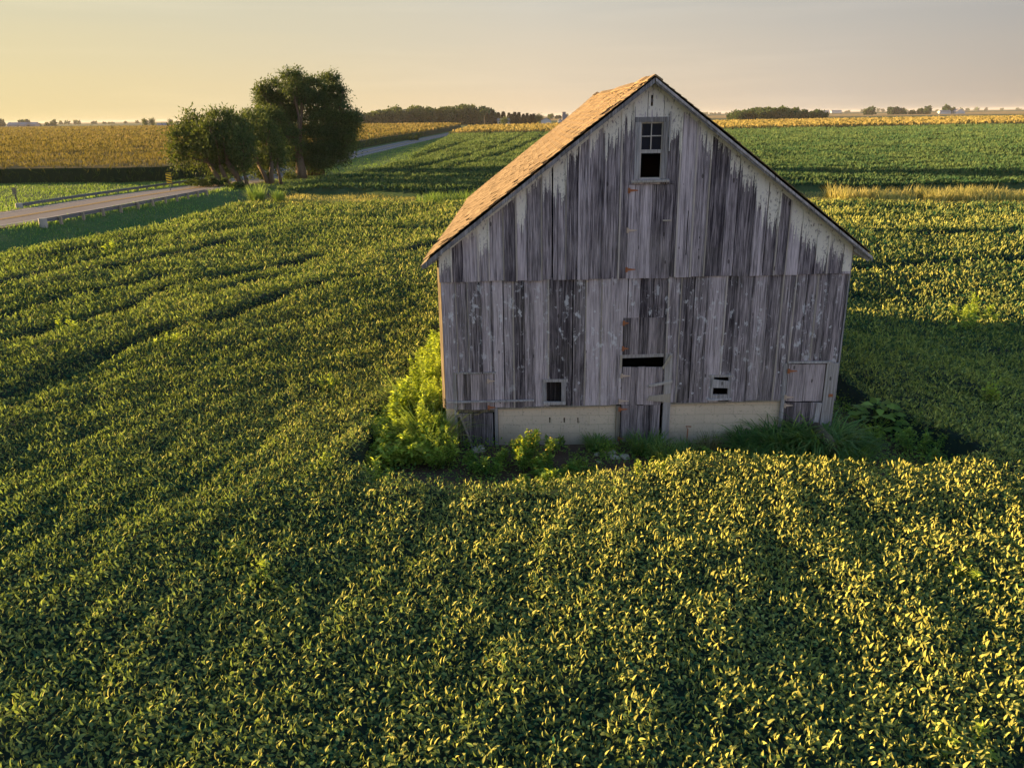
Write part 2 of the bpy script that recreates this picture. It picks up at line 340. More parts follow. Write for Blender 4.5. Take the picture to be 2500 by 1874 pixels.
GRV = [[(-14.67, 22.27), (-13.7, 24.14), (-13.0, 26.67), (-12.78, 29.77), (-11.67, 32.18), (-9, 36)], [(-16.38, 25.11), (-16.18, 28.19), (-15.1, 29.94), (-14.2, 32)],
       [(-10.92, 27.83), (-10.54, 30.0), (-9.77, 31.38)], [(-21.28, 37.56), (-19.79, 39.92), (-18.95, 43.8)], [(-17.43, 41.4), (-16.21, 45.57), (-14.13, 48.05)],
       [(-19.16, 57.7), (-14.2, 56.39), (-10.8, 53.48)], [(-9.89, 45.76), (-4.07, 45.57)], [(-7.68, 35.01), (-5.22, 36.74), (-3.53, 39.05)],
       [(-24, 47), (-20, 50), (-15, 52)], [(-17, 34), (-15.5, 37), (-14.5, 41)], [(-20, 30), (-19, 34), (-18.5, 37)], [(-9, 24), (-8, 28), (-6, 31)],
       [(8, 47), (20, 46), (34, 45)], [(9, 40), (18, 40.5), (28, 39.5)], [(10, 33), (22, 34)], [(-12, 16), (-11, 20), (-10.4, 23)], [(5, 52.5), (32, 50.5)]]
FGRV = [[(-14, 90), (-8, 120), (-2, 170), (3, 240), (6, 290)], [(-12, 84), (-5, 110), (1, 150), (8, 220), (12, 290)], [(-17, 100), (-14, 140), (-10, 200), (-6, 290)],
        [(-19, 83), (-5, 86), (10, 84)], [(-14, 95), (6, 93)], [(9, 130), (15, 190), (22, 290)], [(-20, 78), (-6, 79)]]
def groove(x, y, lines, w):
    g = np.zeros_like(x)
    for L in lines:
        for (ax, ay), (bx, by) in zip(L[:-1], L[1:]):
            dx, dy = bx-ax, by-ay; l2 = dx*dx+dy*dy
            tt = np.clip(((x-ax)*dx+(y-ay)*dy)/l2, 0, 1); wob = (vn(x*.5, y*.5, 5)-.5)*1.2*w
            d = np.hypot(x-ax-tt*dx, y-ay-tt*dy)+wob
            g = np.maximum(g, 1-sstep(w*.4, w*1.3, d))
    return g
def canopy(x, y):
    h = .66+.19*(vn(x*.55, y*.38, 1)-.5)+.13*(vn(x*1.6, y*1.2, 2)-.5)+.08*(vn(x*4, y*4, 4)-.5)
    s = x-.17*y-.006*y*y*.5+(vn(x*.2, y*.2, 8)-.5)*.8
    h = h+.022*np.sin(2*pi*s/.76)
    h = h+.15*(vn(s*.33, y*.05, 12)-.5)*sstep(18, 30, y)
    return h-.42*groove(x, y, GRV, .40)*sstep(14, 24, y)
def canopy_far(x, y):
    h = .62+.35*(vn(x*.25, y*.16, 1)-.5)+.22*(vn(x*.7, y*.5, 2)-.5)
    s = y+(vn(x*.03, y*.03, 7)-.5)*6
    h = h+.10*np.sin(2*pi*s/3.4)*sstep(-2, 14, x)
    return h-.45*groove(x, y, FGRV, .9)

# ground sheet
xs = np.concatenate([-np.geomspace(7000, 130, 30), np.arange(-120, -62, 4), np.arange(-62, -12, .5), np.arange(-12, 40, 1.0), np.arange(40, 120, 5), np.geomspace(125, 7000, 30)])
ys = np.concatenate([[-200, -80, -30, -10], np.arange(-4, 100, 1.0), np.arange(100, 320, 5), np.geomspace(330, 9000, 40)])
X, Y = np.meshgrid(xs, ys); Z = T(X, Y)
V = np.stack([X, Y, Z], -1).reshape(-1, 3); nx, ny = len(xs), len(ys)
I = np.arange(nx*ny).reshape(ny, nx); Q = np.stack([I[:-1, :-1], I[:-1, 1:], I[1:, 1:], I[1:, :-1]], -1).reshape(-1, 4)
near_soil = ((clear(X, Y) | ((Y > -5) & (Y < ytop(X)) & (roff(X, Y) > 9.5))).astype(float)).ravel()
dirt = np.exp(-(((X+21.5)/2.2)**2+((Y-74.5)/3.0)**2)).ravel()
strip = ((Y > 62) & (Y < 70) & (X > -14)).ravel()*.35
tint = np.stack([np.maximum(np.maximum(near_soil, np.clip(dirt*1.6, 0, 1)), strip), sstep(480, 900, Y).ravel(), np.zeros(nx*ny)], 1)
tag(mesh_np('ground', V, Q, M['ground'], tint=tint, smooth=True), kind='structure')

def ribbon(name, offs, mat, dz, y0, y1, step=2.0, dash=None, widen=None):
    ysr = np.concatenate([np.arange(y0, min(y1, 320), step), np.geomspace(320, y1, 30)[1:] if y1 > 320 else []])
    V = []; Fq = []
    for (a, b) in offs:
        base = len(V)
        for yy in ysr:
            s = rslope(yy); n = math.sqrt(1+s*s); k = np.interp(yy, [60, 300, 800], [1, .86, .8])
            for q in (a, b):
                x_ = rx(yy)+q*k/n; y_ = yy-s*q*k/n; V.append((x_, y_, float(.9*(1-sstep(56, 100, y_)))+dz))
        for i in range(len(ysr)-1): Fq.append((base+2*i, base+2*i+1, base+2*i+3, base+2*i+2))
    o = mesh_np(name, np.array(V), np.array(Fq), mat); return tag(o, kind='structure')
ribbon('road_shoulder', [(-3.5, 3.5)], M['gravel'], .02, -5, 320)
ribbon('road', [(-2.95, 2.95)], M['asphalt'], .03, -5, 1050)
ribbon('road_edge_lines', [(-2.55, -2.43), (2.43, 2.55)], M['linewhite'], .045, -5, 640)
ribbon('road_centre_lines', [(-.27, -.09), (.09, .27)], M['lineyellow'], .045, -5, 640)

# ------------------------------------------------------------------ leaves
def leafset(P, Ln, Wd, ax, nrm, fold=.25, curl=.12):
    """P base points (n,3); Ln, Wd (n,); ax unit direction; nrm approx normal -> verts, tris (5 verts, 4 tris)"""
    sd = np.cross(ax, nrm); sd /= np.linalg.norm(sd, axis=1, keepdims=True)+1e-9; nn = np.cross(sd, ax)
    L = Ln[:, None]; Wd = Wd[:, None]
    c1 = nn*(L*curl*.8+Wd*fold*.8); c2 = nn*(L*curl*.7+Wd*fold*.7)
    B = P; Mi = P+ax*L*.5+nn*L*curl; Tp = P+ax*L-nn*L*curl*.3
    V = np.stack([B, P+ax*L*.28+sd*Wd*.48+c1, P+ax*L*.66+sd*Wd*.36+c2, Tp, P+ax*L*.66-sd*Wd*.36+c2, P+ax*L*.28-sd*Wd*.48+c1, Mi], 1).reshape(-1, 3)
    n = len(P); b = (np.arange(n)*7)[:, None]
    Fc = np.concatenate([b+np.array([[i, (i+1) % 6, 6]]) for i in range(6)], 0)
    return V, Fc
def unit(a): return a/(np.linalg.norm(a, axis=1, keepdims=True)+1e-9)
def rdir(n, el0, el1):
    a = rng.uniform(0, 2*pi, n); e = rng.uniform(el0, el1, n)
    return np.stack([np.cos(a)*np.cos(e), np.sin(a)*np.cos(e), np.sin(e)], 1)

def soy_points(n_per, r0, r1, mask, pw, rref):
    # density per square metre falls off with distance past rref
    out = []; edges = np.geomspace(max(r0, 2.), r1, 40) if r0 > 0 else None
    for a, b in zip(edges[:-1], edges[1:]):
        rm = .5*(a+b); dens = n_per*min(1, (rref/rm))**pw; phi = R(43)
        n = int(dens*phi*(b*b-a*a))
        r = np.sqrt(rng.uniform(a*a, b*b, n)); p = rng.uniform(-phi, phi, n)
        x = r*np.sin(p); y = r*np.cos(p); k = mask(x, y); out.append(np.stack([x[k], y[k], r[k]], 1))
    return np.concatenate(out)
def near_mask(x, y):
    return (y < ytop(x)+(vn(x, y, 6)-.5)) & (roff(x, y) > 9.7+(vn(x, y, 6)-.5)*.6) & ~clear(x, y)
def far_mask(x, y):
    return (y > yfar0(x)) & (y < np.interp(x, [-22, 40, 400], [291, 292, 318])) & (x > np.interp(y, FW[:, 0], FW[:, 1])) & (y > 70-.0*x)

def soy_leaves(P, hfun, s0, rref, szpw, yl):
    x, y, r = P.T; n = len(x); h = hfun(x, y); sc = np.maximum(1, r/rref)**szpw
    top = rng.random(n) < .62
    dz = np.where(top, rng.uniform(-.03, .07, n), rng.uniform(-.22, 0, n))
    z = T(x, y)+h+dz*np.minimum(sc, 2)-.03
    sun = np.array([-.9, -.1, .25])
    upr = rng.random(n) < .36
    ax = np.where(upr[:, None], rdir(n, R(35), R(80)), rdir(n, R(-35), R(25)))
    nr = unit(np.where(upr[:, None], np.array([SD[0], SD[1]*.2-.25, .25])+rng.normal(0, .38, (n, 3)), np.array([0, 0, 1.])+rng.normal(0, .38, (n, 3))))
    Ln = rng.uniform(.7, 1.35, n)*s0*sc*np.where(upr, 1.25, 1.); Wd = Ln*np.where(upr, rng.uniform(.26, .40, n), rng.uniform(.45, .62, n))
    V, Fc = leafset(np.stack([x, y, z], 1), Ln, Wd, ax, nr, .18, .10)
    g = np.clip(rng.normal(.33, .16, n)+np.where(upr, .45, -.15)+(vn(x*.25, y*.25, 20)-.5)*.5+yl-.16*sstep(18, 50, r)-.24*sstep(3, 9, x)*sstep(15, 24, y), 0, 1)*np.where(top, 1, .5)  # upright leaves tinted sunlit tan, flat and lower ones shaded teal
    tn = np.repeat(np.stack([rng.random(n), g, np.zeros(n)], 1), 7, 0); return V, Fc, tn
def grid_sheet(x0, x1, y0, y1, st, hfun, mask, drop, zoff=0, edge=None):
    xs = np.arange(x0, x1+st, st); ys = np.arange(y0, y1+st, st); X, Y = np.meshgrid(xs, ys); ins = mask(X, Y)
    Z = T(X, Y)+(hfun(X, Y)-drop)*(1 if edge is None else edge(X, Y)); Z = np.where(ins, Z, T(X, Y)-.05+zoff)
    I = np.arange(X.size).reshape(X.shape); Q = np.stack([I[:-1, :-1], I[:-1, 1:], I[1:, 1:], I[1:, :-1]], -1).reshape(-1, 4)
    k = ins.ravel()[Q].any(1); Q = Q[k]; us, inv = np.unique(Q, return_inverse=True)
    return np.stack([X, Y, Z], -1).reshape(-1, 3)[us], inv.reshape(Q.shape)
P = soy_points(1050, 4.5, 80, near_mask, 1.8, 16)
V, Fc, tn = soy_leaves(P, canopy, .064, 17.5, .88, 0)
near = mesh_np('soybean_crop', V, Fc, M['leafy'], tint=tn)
tag(near, 'leafy green soybean crop lit gold, filling the foreground around the barn', 'soybean crop', kind='stuff')
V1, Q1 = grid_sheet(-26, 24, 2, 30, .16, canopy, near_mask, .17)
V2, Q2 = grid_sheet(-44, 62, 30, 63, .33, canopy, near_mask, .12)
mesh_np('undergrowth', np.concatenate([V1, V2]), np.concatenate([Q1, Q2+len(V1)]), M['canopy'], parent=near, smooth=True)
P = soy_points(55, 66, 430, far_mask, 1.6, 90)
V, Fc, tn = soy_leaves(P, canopy_far, .26, 90, .8, .02)
farf = mesh_np('soybean_crop', V, Fc, M['leaffar'], tint=tn)
tag(farf, 'second soybean crop beyond the grass strip, crossed by faint wheel tracks', 'soybean crop', kind='stuff')
V1, Q1 = grid_sheet(-26, 95, 68, 150, .5, canopy_far, far_mask, .16, 0, lambda x, y: sstep(-.2, 1.2, y-yfar0(x))); V2, Q2 = grid_sheet(-26, 290, 150, 320, 1.6, canopy_far, far_mask, .10)
V3, Q3 = grid_sheet(95, 130, 68, 150, 1.5, canopy_far, far_mask, .10)
mesh_np('undergrowth', np.concatenate([V1, V2, V3]), np.concatenate([Q1, Q2+len(V1), Q3+len(V1)+len(V2)]), M['farsoy'], parent=farf, smooth=True)

# ------------------------------------------------------------------ corn
def poly_mask(poly):
    P = np.array(poly)
    def f(x, y):
        x = np.asarray(x, float); y = np.asarray(y, float); ins = np.zeros(x.shape, bool)
        for (ax, ay), (bx, by) in zip(P, np.roll(P, -1, 0)):
            c = ((ay > y) != (by > y)) & (x < (bx-ax)*(y-ay)/((by-ay)+1e-12)+ax); ins ^= c
        return ins
    return f
def corn(poly, H, label, front, dens=3.0, rref=110, mat='corn'):
    f = poly_mask(poly); P = np.array(poly); out = []
    for a, b in zip(*(lambda e: (e[:-1], e[1:]))(np.geomspace(60, 1200, 40))):
        rm = .5*(a+b); d_ = dens*min(1, rref/rm)**1.9; n = int(d_*R(43)*(b*b-a*a)); r = np.sqrt(rng.uniform(a*a, b*b, n)); p = rng.uniform(-R(43), R(43), n)
        x, y = r*np.sin(p), r*np.cos(p); k = f(x, y); out.append(np.stack([x[k], y[k], r[k]], 1))
    A = np.concatenate(out); x, y, r = A.T; n = len(x); sc = np.maximum(1, r/rref)**.9
    hh = H+.45*(vn(x*.3, y*.3, 31)-.5)+rng.normal(0, .08, n)-.35*(vn(x*.06, y*.5, 30) > .80)
    pts = np.stack([x, y, T(x, y)+hh-.25+rng.uniform(0, .2, n)], 1)
    ax = rdir(n, R(35), R(85)); nr = unit(np.array([SD[0], SD[1]-.6, .1])+rng.normal(0, .5, (n, 3)))
    Ln = rng.uniform(.25, .5, n)*np.minimum(sc, 3.5); V, Fc = leafset(pts, Ln, Ln*.30*np.minimum(sc, 3), ax, nr, .1, .05)
    g = np.clip(rng.normal(.78, .18, n), 0, 1); tn = np.repeat(np.stack([rng.random(n), g, g*0], 1), 7, 0)
    Vs, Fs, Ts = [V], [Fc], [tn]; off = len(V)
    for L in front:      # stalks and leaves that make the field's edge
        L = np.array(L); seg = np.hypot(*np.diff(L, axis=0).T); m_ = int(seg.sum()*14)
        q = np.sort(rng.uniform(0, seg.sum(), m_)); cs = np.concatenate([[0], seg.cumsum()])
        x = np.interp(q, cs, L[:, 0])+rng.normal(0, .25, m_); y = np.interp(q, cs, L[:, 1])+rng.normal(0, .25, m_)
        zz = rng.uniform(0, .85, m_); pts = np.stack([x, y, T(x, y)+zz*(H-.35)], 1)
        ax = rdir(m_, R(15), R(80)); V, Fc = leafset(pts, rng.uniform(.5, .95, m_), np.full(m_, .11), ax, unit(rng.normal(0, 1, (m_, 3))), .1, .12)
        tn = np.repeat(np.stack([rng.random(m_), zz**5*.5, zz*0], 1), 7, 0)
        Vs.append(V); Fs.append(Fc+off); Ts.append(tn); off += len(V)
    o = mesh_np('corn_crop', np.concatenate(Vs), np.concatenate(Fs), M[mat], tint=np.concatenate(Ts)); tag(o, label, 'corn crop', kind='stuff')
    # closed body of the crop
    Pn = np.array(poly); nb = len(Pn); zb_ = np.array([float(T(a, b)) for a, b in Pn])
    mb = MB(); top = [(a, b, c+H-.30) for (a, b), c in zip(Pn, zb_)]; bot = [(a, b, c-.1) for (a, b), c in zip(Pn, zb_)]
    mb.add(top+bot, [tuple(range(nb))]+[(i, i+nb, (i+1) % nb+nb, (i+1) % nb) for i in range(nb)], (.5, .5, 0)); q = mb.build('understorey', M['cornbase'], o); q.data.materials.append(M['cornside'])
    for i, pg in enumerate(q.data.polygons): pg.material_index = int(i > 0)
    return o
CLp = [(-38.6, 99.5), (-37.2, 108), (-36.2, 135), (-35.2, 170), (-33.2, 230), (-30.5, 300), (-29, 400), (-29.5, 520), (-60, 560), (-160, 640), (-420, 820), (-900, 1100), (-900, 130), (-300, 104), (-95, 96.5), (-60, 94.8), (-45, 93.6), (-41, 95)]
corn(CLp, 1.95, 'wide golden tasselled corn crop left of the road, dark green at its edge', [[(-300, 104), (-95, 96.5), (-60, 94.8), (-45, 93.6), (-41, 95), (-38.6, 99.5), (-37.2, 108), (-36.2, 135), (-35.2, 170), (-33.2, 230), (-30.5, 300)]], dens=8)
CRp = [(-19.5, 300), (-21, 296), (-18, 294), (0, 294), (40, 296), (120, 304), (200, 315), (420, 330), (420, 560), (200, 520), (60, 470), (-5, 440), (-19, 420)]
corn(CRp, 1.6, 'long golden band of corn crop behind the second soybean field', [[(-21, 296), (-18, 294), (0, 294), (40, 296), (120, 304), (200, 315), (420, 330)], [(-19, 420), (-21, 296)]], dens=6, mat='corngold')

# far bands of other crops lying on the plain
def band(pts, mat, z, label, cat='field'):
    mb = MB(); n = len(pts); mb.add([(a, b, z) for a, b in pts]+[(a, b, -.2) for a, b in pts], [tuple(range(n))]+[(i, i+n, (i+1) % n+n, (i+1) % n) for i in range(n)], (.5, .5, 0))
    o = mb.build('distant_field', mat); return tag(o, kind='structure')
M['fgreen'] = plain('distant_green_crop', (.06, .085, .035), .9, .1, .3, .02); M['fgold'] = plain('distant_gold_crop', (.30, .20, .07), .9, .1, .25, .02, sc=(.3, 1, 1))
M['fdark'] = plain('distant_dark_crop', (.028, .045, .025), .9, .1, .2, .02)
band([(160, 640), (900, 700), (1500, 760), (1500, 1000), (160, 900)], M['fgreen'], .9, '')
band([(40, 700), (150, 760), (150, 1000), (20, 1000)], M['fgreen'], .7, '')
band([(-60, 1010), (2500, 1050), (3000, 2100), (-60, 2100)], M['fgold'], .5, '')
band([(300, 2200), (6000, 2300), (6000, 3000), (300, 3000)], M['fgreen'], 1.2, '')
band([(-1500, 1200), (-450, 900), (-120, 720), (-120, 860), (-420, 1100), (-1500, 1500)], M['fdark'], 1.0, '')
band([(-3500, 1900), (-200, 1000), (-150, 2400), (-3500, 4000)], M['fgreen'], .6, '')

# ------------------------------------------------------------------ barn
barn = empty('old_barn', (BX, BY, 0), 'weathered grey wooden barn with steep shingled roof and board doors in a soybean field', 'barn', rz=BT)
WJ = lambda u: 3.455+.013*u           # line where upper boards lap over the lower ones
ZF = lambda u: .775+.0225*u           # top of the block foundation
RK = lambda u: 7.10-.755*abs(u-4.05)  # underside of the rake on the wall
def boards(mb, u0, u1, zlo, zhi, holes, v, wid=(.19, .33), thick=.026, axis='x', battens=.45, jit=.010):
    cuts = [u0]
    while cuts[-1] < u1-.16: cuts.append(cuts[-1]+random.uniform(*wid))
    cuts[-1] = u1
    for a, b in zip(cuts[:-1], cuts[1:]):
        rn = random.random(); pl = random.random()**1.3; dv = random.uniform(-jit, jit); gp = random.choice((.002, .004, .006, .011, .015))
        pc = sorted({a, b} | {h[k] for h in holes for k in (0, 1) if a < h[k] < b})
        for p, q in zip(pc[:-1], pc[1:]):
            mid = .5*(p+q); iv = [(0., 1.)]
            hs = sorted((h[2], h[3]) for h in holes if h[0] <= mid <= h[1])
            p_ = p+(gp if p == a else 0); q_ = q-(gp if q == b else 0)
            seg = []; cur = None
            for h0, h1 in hs: seg.append((cur, h0)); cur = h1
            seg.append((cur, None))
            for s0, s1 in seg:
                jl = random.uniform(-.012, .012)
                f0 = (lambda u: (zlo(u)+jl)) if s0 is None else (lambda u, s0=s0: s0)
                f1 = zhi if s1 is None else (lambda u, s1=s1: s1)
                if f1(mid)-f0(mid) < .02: continue
                y0, y1 = v-thick+dv, v+dv
                tw = random.uniform(-.004, .004)
                us = [p_, q_] if not (p_ < 4.05 < q_ and zhi is RKF) else [p_, 4.05, q_]
                for c, d in zip(us[:-1], us[1:]):
                    if axis == 'x':
                        mb.hexa([(c, y0-tw, f0(c)), (d, y0+tw, f0(d)), (d, y1, f0(d)), (c, y1, f0(c)), (c, y0-tw, f1(c)), (d, y0+tw, f1(d)), (d, y1, f1(d)), (c, y1, f1(c))], (rn, pl, 0))
                    else:
                        mb.hexa([(y0, c, f0(c)), (y1, c, f0(c)), (y1, d, f0(d)), (y0, d, f0(d)), (y0, c, f1(c)), (y1, c, f1(c)), (y1, d, f1(d)), (y0, d, f1(d))], (rn, pl, 0))
                if axis == 'x' and q == b and random.random() < battens and b < u1-.05:
                    w = random.uniform(.010, .017); s_ = random.uniform(-.01, .01); L0, L1 = f0(b), f1(b)
                    if any(h[0]-.02 < b < h[1]+.02 for h in holes) and s0 is not None and s1 is not None: continue
                    mb.hexa([(b-w, y0-.016, L0), (b+w, y0-.016, L0), (b+w, y0-.001, L0), (b-w, y0-.001, L0), (b-w+s_, y0-.016, L1-.02), (b+w+s_, y0-.016, L1-.02), (b+w+s_, y0-.001, L1-.02), (b-w+s_, y0-.001, L1-.02)],
                            (random.random(), pl, .75 if random.random() < .6 else 0))
RKF = lambda u: RK(u)
mb = MB()
hu = [(3.85, 4.26, 5.40, 6.42), (4.015, 4.055, 6.70, 6.89), (3.66, 4.52, 3.50, 5.30), (4.803, 4.822, 3.95, 4.80), (5.045, 5.065, 4.265, 4.305), (5.045, 5.065, 4.04, 4.07)]
boards(mb, -.02, 8.03, WJ, RKF, hu, -.03, (.20, .36), battens=.6)
mb.build('upper_siding', M['upper'], barn)
mb = MB()
hl = [(.24, 1.02, 0, 1.55), (2.10, 2.41, .93, 1.36), (3.64, 4.49, 0, 2.70), (5.53, 5.83, 1.06, 1.44), (7.02, 7.83, 0, 1.72)]
boards(mb, .0, 8.0, ZF, lambda u: WJ(u)+.04, hl, 0, (.19, .33), battens=.7)
mb.build('lower_siding', M['lower'], barn)
LB = 12.2
mb = MB()   # side and rear walls, corner trim
boards(mb, 0, LB, lambda u: .78, lambda u: 4.02, [], .0, (.2, .34), axis='y'); mb.build('side_wall', M['lower'], barn)
mb = MB(); boards(mb, 0, LB, lambda u: .95, lambda u: 4.1, [], 8.024, (.2, .34), axis='y'); mb.build('side_wall', M['lower'], barn)
mb = MB(); boards(mb, 0, 8, lambda u: .8, RKF, [], LB+.02, (.2, .34), battens=0); mb.build('rear_wall', M['lower'], barn)
mb = MB(); mb.hexa([(-.065, .03, .80), (-.002, -.040, .80), (.012, -.028, .80), (-.05, .045, .80), (-.065, .03, 4.0), (-.002, -.040, 4.0), (.012, -.028, 4.0), (-.05, .045, 4.0)], (.3, .1, 0)); mb.build('corner_trim', M['old'], barn)
mb = MB(); mb.box(-.001+8.03, 8.06, -.028, .10, .9, 4.05, (.5, .2, 0)); mb.build('corner_trim', M['trim'], barn)
# foundation of blocks, leaving the door openings
def wallseg(mb, u0, u1, holes=(), v0=.02, v1=.22, z0=-.9):
    cs = sorted({u0, u1} | {h[k] for h in holes for k in (0, 1)})
    for a, b in zip(cs[:-1], cs[1:]):
        m_ = .5*(a+b); hs = [h for h in holes if h[0] <= m_ <= h[1]]; cur = z0
        for h in hs: mb.hexa([(a, v0, cur), (b, v0, cur), (b, v1, cur), (a, v1, cur), (a, v0, h[2]), (b, v0, h[2]), (b, v1, h[2]), (a, v1, h[2])]); cur = h[3]
        mb.hexa([(a, v0, cur), (b, v0, cur), (b, v1, cur), (a, v1, cur), (a, v0, ZF(a)), (b, v0, ZF(b)), (b, v1, ZF(b)), (a, v1, ZF(a))])
mb = MB()
wallseg(mb, .0, .21); wallseg(mb, 1.09, 3.55, [(2.16, 2.185, .44, .56), (2.462, 2.492, .44, .55), (2.75, 2.775, .43, .55), (2.40, 2.425, .44, .455)]); wallseg(mb, 4.67, 7.0)
mb.box(0, .2, .22, LB, -.9, .77); mb.box(7.8, 8.0, .0, LB, -.9, .94); mb.box(0.2, 7.8, LB-.2, LB, -.9, .79)
mb.build('foundation', M['block'], barn)
# small step of the siding sill
mb = MB()
for a, b in ((1.09, 3.55), (4.67, 7.0)): mb.hexa([(a, -.030, ZF(a)-.035), (b, -.030, ZF(b)-.035), (b, .015, ZF(b)-.035), (a, .015, ZF(a)-.035), (a, -.030, ZF(a)-.002), (b, -.030, ZF(b)-.002), (b, .015, ZF(b)-.002), (a, .015, ZF(a)-.002)], (.3, .1, .4))
mb.build('sill_board', M['old'], barn)
# inside: loft floor and floor keep the gaps dark
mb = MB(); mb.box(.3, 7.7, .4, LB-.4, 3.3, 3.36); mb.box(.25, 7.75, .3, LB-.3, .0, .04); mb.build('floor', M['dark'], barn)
mb = MB(); mb.add([(.2, 2.2, .05), (7.8, 2.2, .05), (7.8, 2.2, 3.9), (4.05, 2.2, 6.7), (.2, 2.2, 3.8), (.2, 2.25, .05), (7.8, 2.25, .05), (7.8, 2.25, 3.9), (4.05, 2.25, 6.7), (.2, 2.25, 3.8)], [(0, 1, 2, 3, 4), (9, 8, 7, 6, 5)]); mb.box(.24, .26, .3, LB-.3, .06, 3.75); mb.box(7.7, 7.72, .3, LB-.3, .06, 3.75); mb.build('sun_blocker', M['dark'], barn)  # black boards added inside to stop sun leaking through to the openings

# roof -------------------------------------------------------------
RZ = 7.2463; US = 4.054; SL = .7608; NRM = math.sqrt(1+SL*SL)
V0, V1 = -.22, 12.3
def sag(v, s): return -.06*sin(pi*(v-V0)/(V1-V0))*(1-.3*s/5.6)+.022*(float(vn(v*.9, s*1.1, 40))-.5)*2
roof = empty('roof', (0, 0, 0), None, None); roof.parent = barn
mb = MB()
for sgn, ov in ((-1, .36), (1, .36)):     # roof deck boards
    Lh = (US+ov) if sgn < 0 else (8-US+ov); n = 14; 
    for i in range(n):
        a = Lh*i/n+.01; b = Lh*(i+1)/n
        q = lambda h, v, dz: (US+sgn*h, v, RZ-.075-SL*h+dz)
        mb.hexa([q(a, V0+.02, -.03), q(b, V0+.02, -.03), q(b, V1, -.03), q(a, V1, -.03), q(a, V0+.02, 0), q(b, V0+.02, 0), q(b, V1, 0), q(a, V1, 0)][::1] if sgn > 0 else
                [q(b, V0+.02, -.03), q(a, V0+.02, -.03), q(a, V1, -.03), q(b, V1, -.03), q(b, V0+.02, 0), q(a, V0+.02, 0), q(a, V1, 0), q(b, V1, 0)])
mb.build('roof_deck', M['old'], roof)
for sgn, ov, mt in ((-1, .30, M['shingle']), (1, .33, M['shingle'])):
    mb = MB(); Lh = (US+ov) if sgn < 0 else (8-US+ov); ex = .115; nc = int(Lh/ex)
    for i in range(nc):
        h1 = Lh-i*ex; h0 = max(h1-ex*1.25, 0); v = V0-random.uniform(0, .03)
        while v < V1:
            w = random.uniform(.16, .34); v2 = min(v+w, V1)
            miss = (random.random() < .03 and v < 3.2) or (random.random() < .30 and v < 1.0 and 1 < i < 24) or (vn(v*1.7+3, i*.33, 77) > .80 and v < 2.2)
            if sgn > 0: miss = random.random() < .02
            lift = random.uniform(.004, .012)+(random.random() < .04)*.016; hj = random.uniform(-.012, .012)
            if not miss:
                P = []
                for (h, dz) in ((h0, .0), (h1+hj, lift+.010)):
                    for vv in (v+.004, v2-.002):
                        P.append((US+sgn*h, vv, RZ-.070-SL*h+dz+sag(vv, h*NRM)+.055))
                a, b, c, d = P; lo = lambda p, k: (p[0]-sgn*0, p[1], p[2]-k)
                mb.hexa([lo(a, .006), lo(c, .014), lo(d, .014), lo(b, .006), a, c, d, b] if sgn > 0 else [lo(c, .014), lo(a, .006), lo(b, .006), lo(d, .014), c, a, b, d], (random.random(), 0, 0))
            v = v2
    mb.build('shingles', mt, roof)
mb = MB()      # underlay that closes gaps between shingles
for sgn, Lh in ((-1, US+.30), (1, 8-US+.33)):
    nv, ns = 24, 16
    pt = lambda i, j: (US+sgn*Lh*j/ns, V0+.03+(V1-V0-.03)*i/nv, RZ-.070-SL*Lh*j/ns+sag(V0+(V1-V0)*i/nv, Lh*j/ns*NRM)+.042)
    vs = [pt(i, j) for i in range(nv+1) for j in range(ns+1)]
    mb.add(vs, [(i*(ns+1)+j, i*(ns+1)+j+1, (i+1)*(ns+1)+j+1, (i+1)*(ns+1)+j) for i in range(nv) for j in range(ns)], (.1, .1, 0))
mb.build('underlay', plain('tar_paper', (.022, .016, .014), .9, .1, .3, 8), roof)
mb = MB()
for i in range(34):
    a = V0+i*.37; 
    for sgn in (-1, 1):
        mb.hexa([(US-(.0 if sgn < 0 else .0), a, RZ-.012+sag(a, 0)), (US+sgn*.14, a, RZ-.012-.14*SL+.016+sag(a, 0)), (US+sgn*.14, a+.365, RZ-.012-.14*SL+.016+sag(a, 0)), (US, a+.365, RZ-.012+sag(a, 0)),
                 (US, a, RZ+.012+sag(a, 0)), (US+sgn*.14, a, RZ-.14*SL+.026+sag(a, 0)), (US+sgn*.14, a+.365, RZ-.14*SL+.026+sag(a, 0)), (US, a+.365, RZ+.012+sag(a, 0))])
mb.build('ridge_cap', M['shingle'], roof)
mb = MB()      # rake boards: several lengths per side, slightly out of line
for sgn, Lh in ((-1, US+.33), (1, 8-US+.36)):
    cutsr = [.0, .95, 2.3, 3.6, Lh] if sgn > 0 else [.0, 1.7, 3.2, Lh]
    for i, (a, b) in enumerate(zip(cutsr[:-1], cutsr[1:])):
        jo = random.uniform(-.012, .012); hgt = .095+random.uniform(-.01, .015)
        zt = lambda h: RZ-.065-SL*h+jo*.5
        q = lambda h, v, dz: (US+sgn*h, v, zt(h)+dz)
        y0, y1 = V0-.012+jo*.4, V0+.014+jo*.4
        A = [q(a+.004, y0, -hgt), q(b, y0, -hgt*.92), q(b, y1, -hgt*.92), q(a+.004, y1, -hgt), q(a+.004, y0, 0), q(b, y0, 0), q(b, y1, 0), q(a+.004, y1, 0)]
        if sgn < 0: A = [A[1], A[0], A[3], A[2], A[5], A[4], A[7], A[6]]
        mb.hexa(A, (random.uniform(.0, .35), .2, 0))
        if sgn > 0:    # second moulding strip on the right rake
            y0 -= .02; y1 = y0+.018
            A = [q(a+.01, y0, -.05), q(b-.01, y0, -.05), q(b-.01, y1, -.05), q(a+.01, y1, -.05), q(a+.01, y0, .002), q(b-.01, y0, .002), q(b-.01, y1, .002), q(a+.01, y1, .002)]
            mb.hexa(A, (random.uniform(.5, .9), .2, .2))
